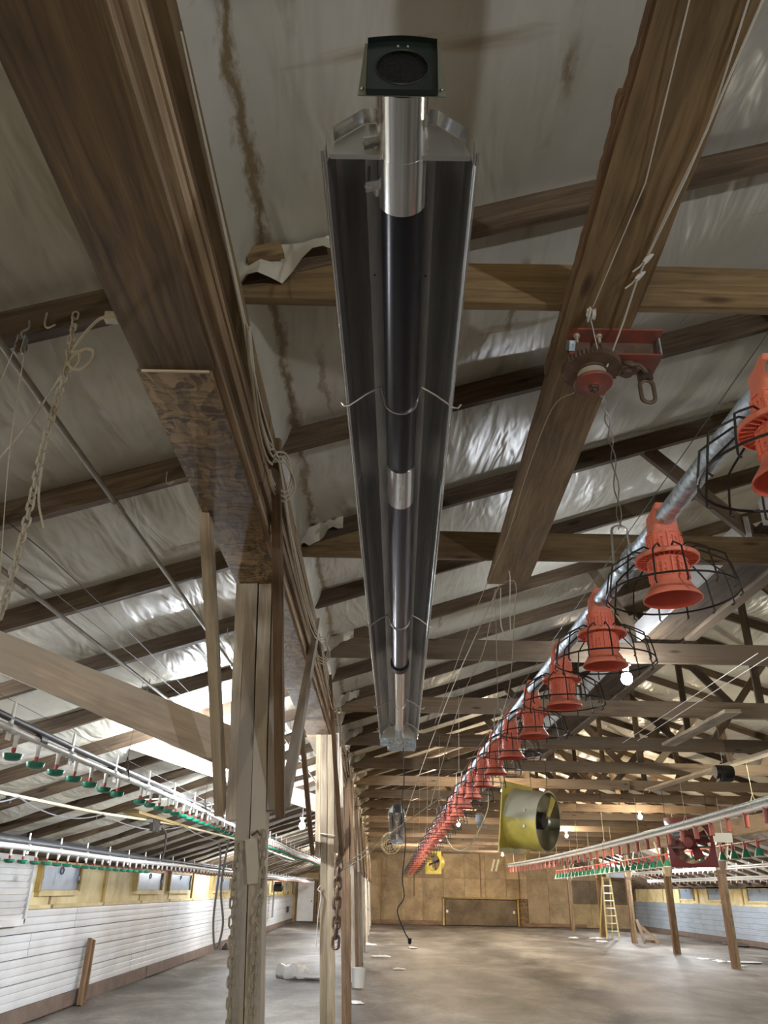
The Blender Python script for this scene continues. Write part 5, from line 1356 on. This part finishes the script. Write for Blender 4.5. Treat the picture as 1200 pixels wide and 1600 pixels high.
# litter
def crumple(name, c, s, mat, label, sd, cat='litter'):
    rn = random.Random(sd); mb = MB(); mb.ball((0, 0, .35), 1.0, 22, 12)
    f = [rn.uniform(0, 6) for _ in range(6)]; out = []
    for (a, b, z) in mb.v:
        t = math.atan2(b, a); k = 1+.28*math.sin(2*t+f[0])+.18*math.sin(5*t+f[1])+rn.uniform(-.07, .07)
        zz = z*(.75+.3*math.sin(3*a+f[2])*math.sin(4*b+f[3]))+rn.uniform(-.08, .08)
        out.append((c[0]+a*k*s[0], c[1]+b*k*s[1], max(-.004, zz*s[2])))
    mb.v = out
    return tag(obj(name, mb, mat), label, cat)
o = crumple('plastic_bag', (-1.85, 19.6, 0), (.28, .35, .26), 'bag', 'crumpled white plastic bag on the dirt beyond the first post', 1, 'bag')
mb = MB(); mb.ball((-1.35, 19.3, .05), 1, 12, 6, .45, .14, .06); mb.v = [(a+random.uniform(-.03, .03), b+random.uniform(-.03, .03), max(.0, c_+random.uniform(-.02, .02))) for a, b, c_ in mb.v]; obj('trailing_end', mb, 'bag', o)
for i, (x, y, s, lab) in enumerate(((.12, 25.8, .22, 'small white scrap on the dirt right of the far posts'), (.55, 22, .12, 'tiny pale scrap on the dirt right of the fourth post'), (-.35, 15.6, .13, 'pale crumb on the dirt beside the third post'),
        (10.25, 26.5, .2, 'white scrap on the dirt left of the first far post'), (10.1, 27.3, .16, 'small white scrap behind the first far post'), (10.3, 25.0, .12, 'white crumb at the foot of the first far post'),
        (-.4, 31, .3, 'pale litter on the dirt among the far posts'), (1.2, 30, .15, 'white crumb on the dirt below the yellow square fan'), (-4.55, 28.6, .14, 'white scrap at the foot of the white wall'),
        (9.2, 36, .2, 'white scrap on the dirt left of the third far post'), (9.6, 38.4, .25, 'white scrap at the foot of the ladder post'), (8.6, 38.4, .2, 'white crumb on the dirt left of the ladder'))):
    crumple('paper_scrap', (x, y, 0), (s, s*1.2, s*.22), 'bag', lab, i+3)
sm = MB(); sm.lathe([(.001, .004), (1, .006), (1.02, 0)], 20, Matrix.Translation((11.0, 26.6, 0)) @ Matrix.Diagonal((.55, .35, 1, 1))); tag(obj('white_sheet', sm, 'bag'), 'flat white patch of plastic on the dirt beside the first far post', 'sheet')
crumple('rubble', (14.3, 35.2, 0), (.35, .9, .12), 'dark', 'dark scrap lying at the foot of the blue grey wall', 77)
crumple('rubble', (-4.7, 27.5, 0), (.12, .2, .14), 'dark', 'dark lump on the dirt at the foot of the white wall', 78)
bk = empty('bucket', (-.36, 17.9, 0)); tag(bk, 'white plastic bucket at the foot of the fourth post', 'bucket')
mb = MB(); mb.lathe([(.001, 0), (.11, 0), (.135, .33), (.14, .34), (.13, .34), (.105, .02), (.001, .02)], 20, Matrix.Translation((-.36, 17.9, 0))); obj('pail', mb, 'white', bk)
mb = MB(); mb.tube([(-.36+.138*math.cos(t), 17.9-.02, .32-.12*math.sin(t)) for t in np.linspace(0, PI, 9)], .004, 5); obj('handle', mb, 'wire', bk)
mb = MB(); mb.lathe([(.001, 0), (.07, 0), (.075, .3), (.02, .36), (.02, .4), (.001, .4)], 14, Matrix.Translation((-.52, 18.9, 0))); tag(obj('plastic_jug', mb, 'white'), 'white plastic jug standing behind the bucket', 'jug')
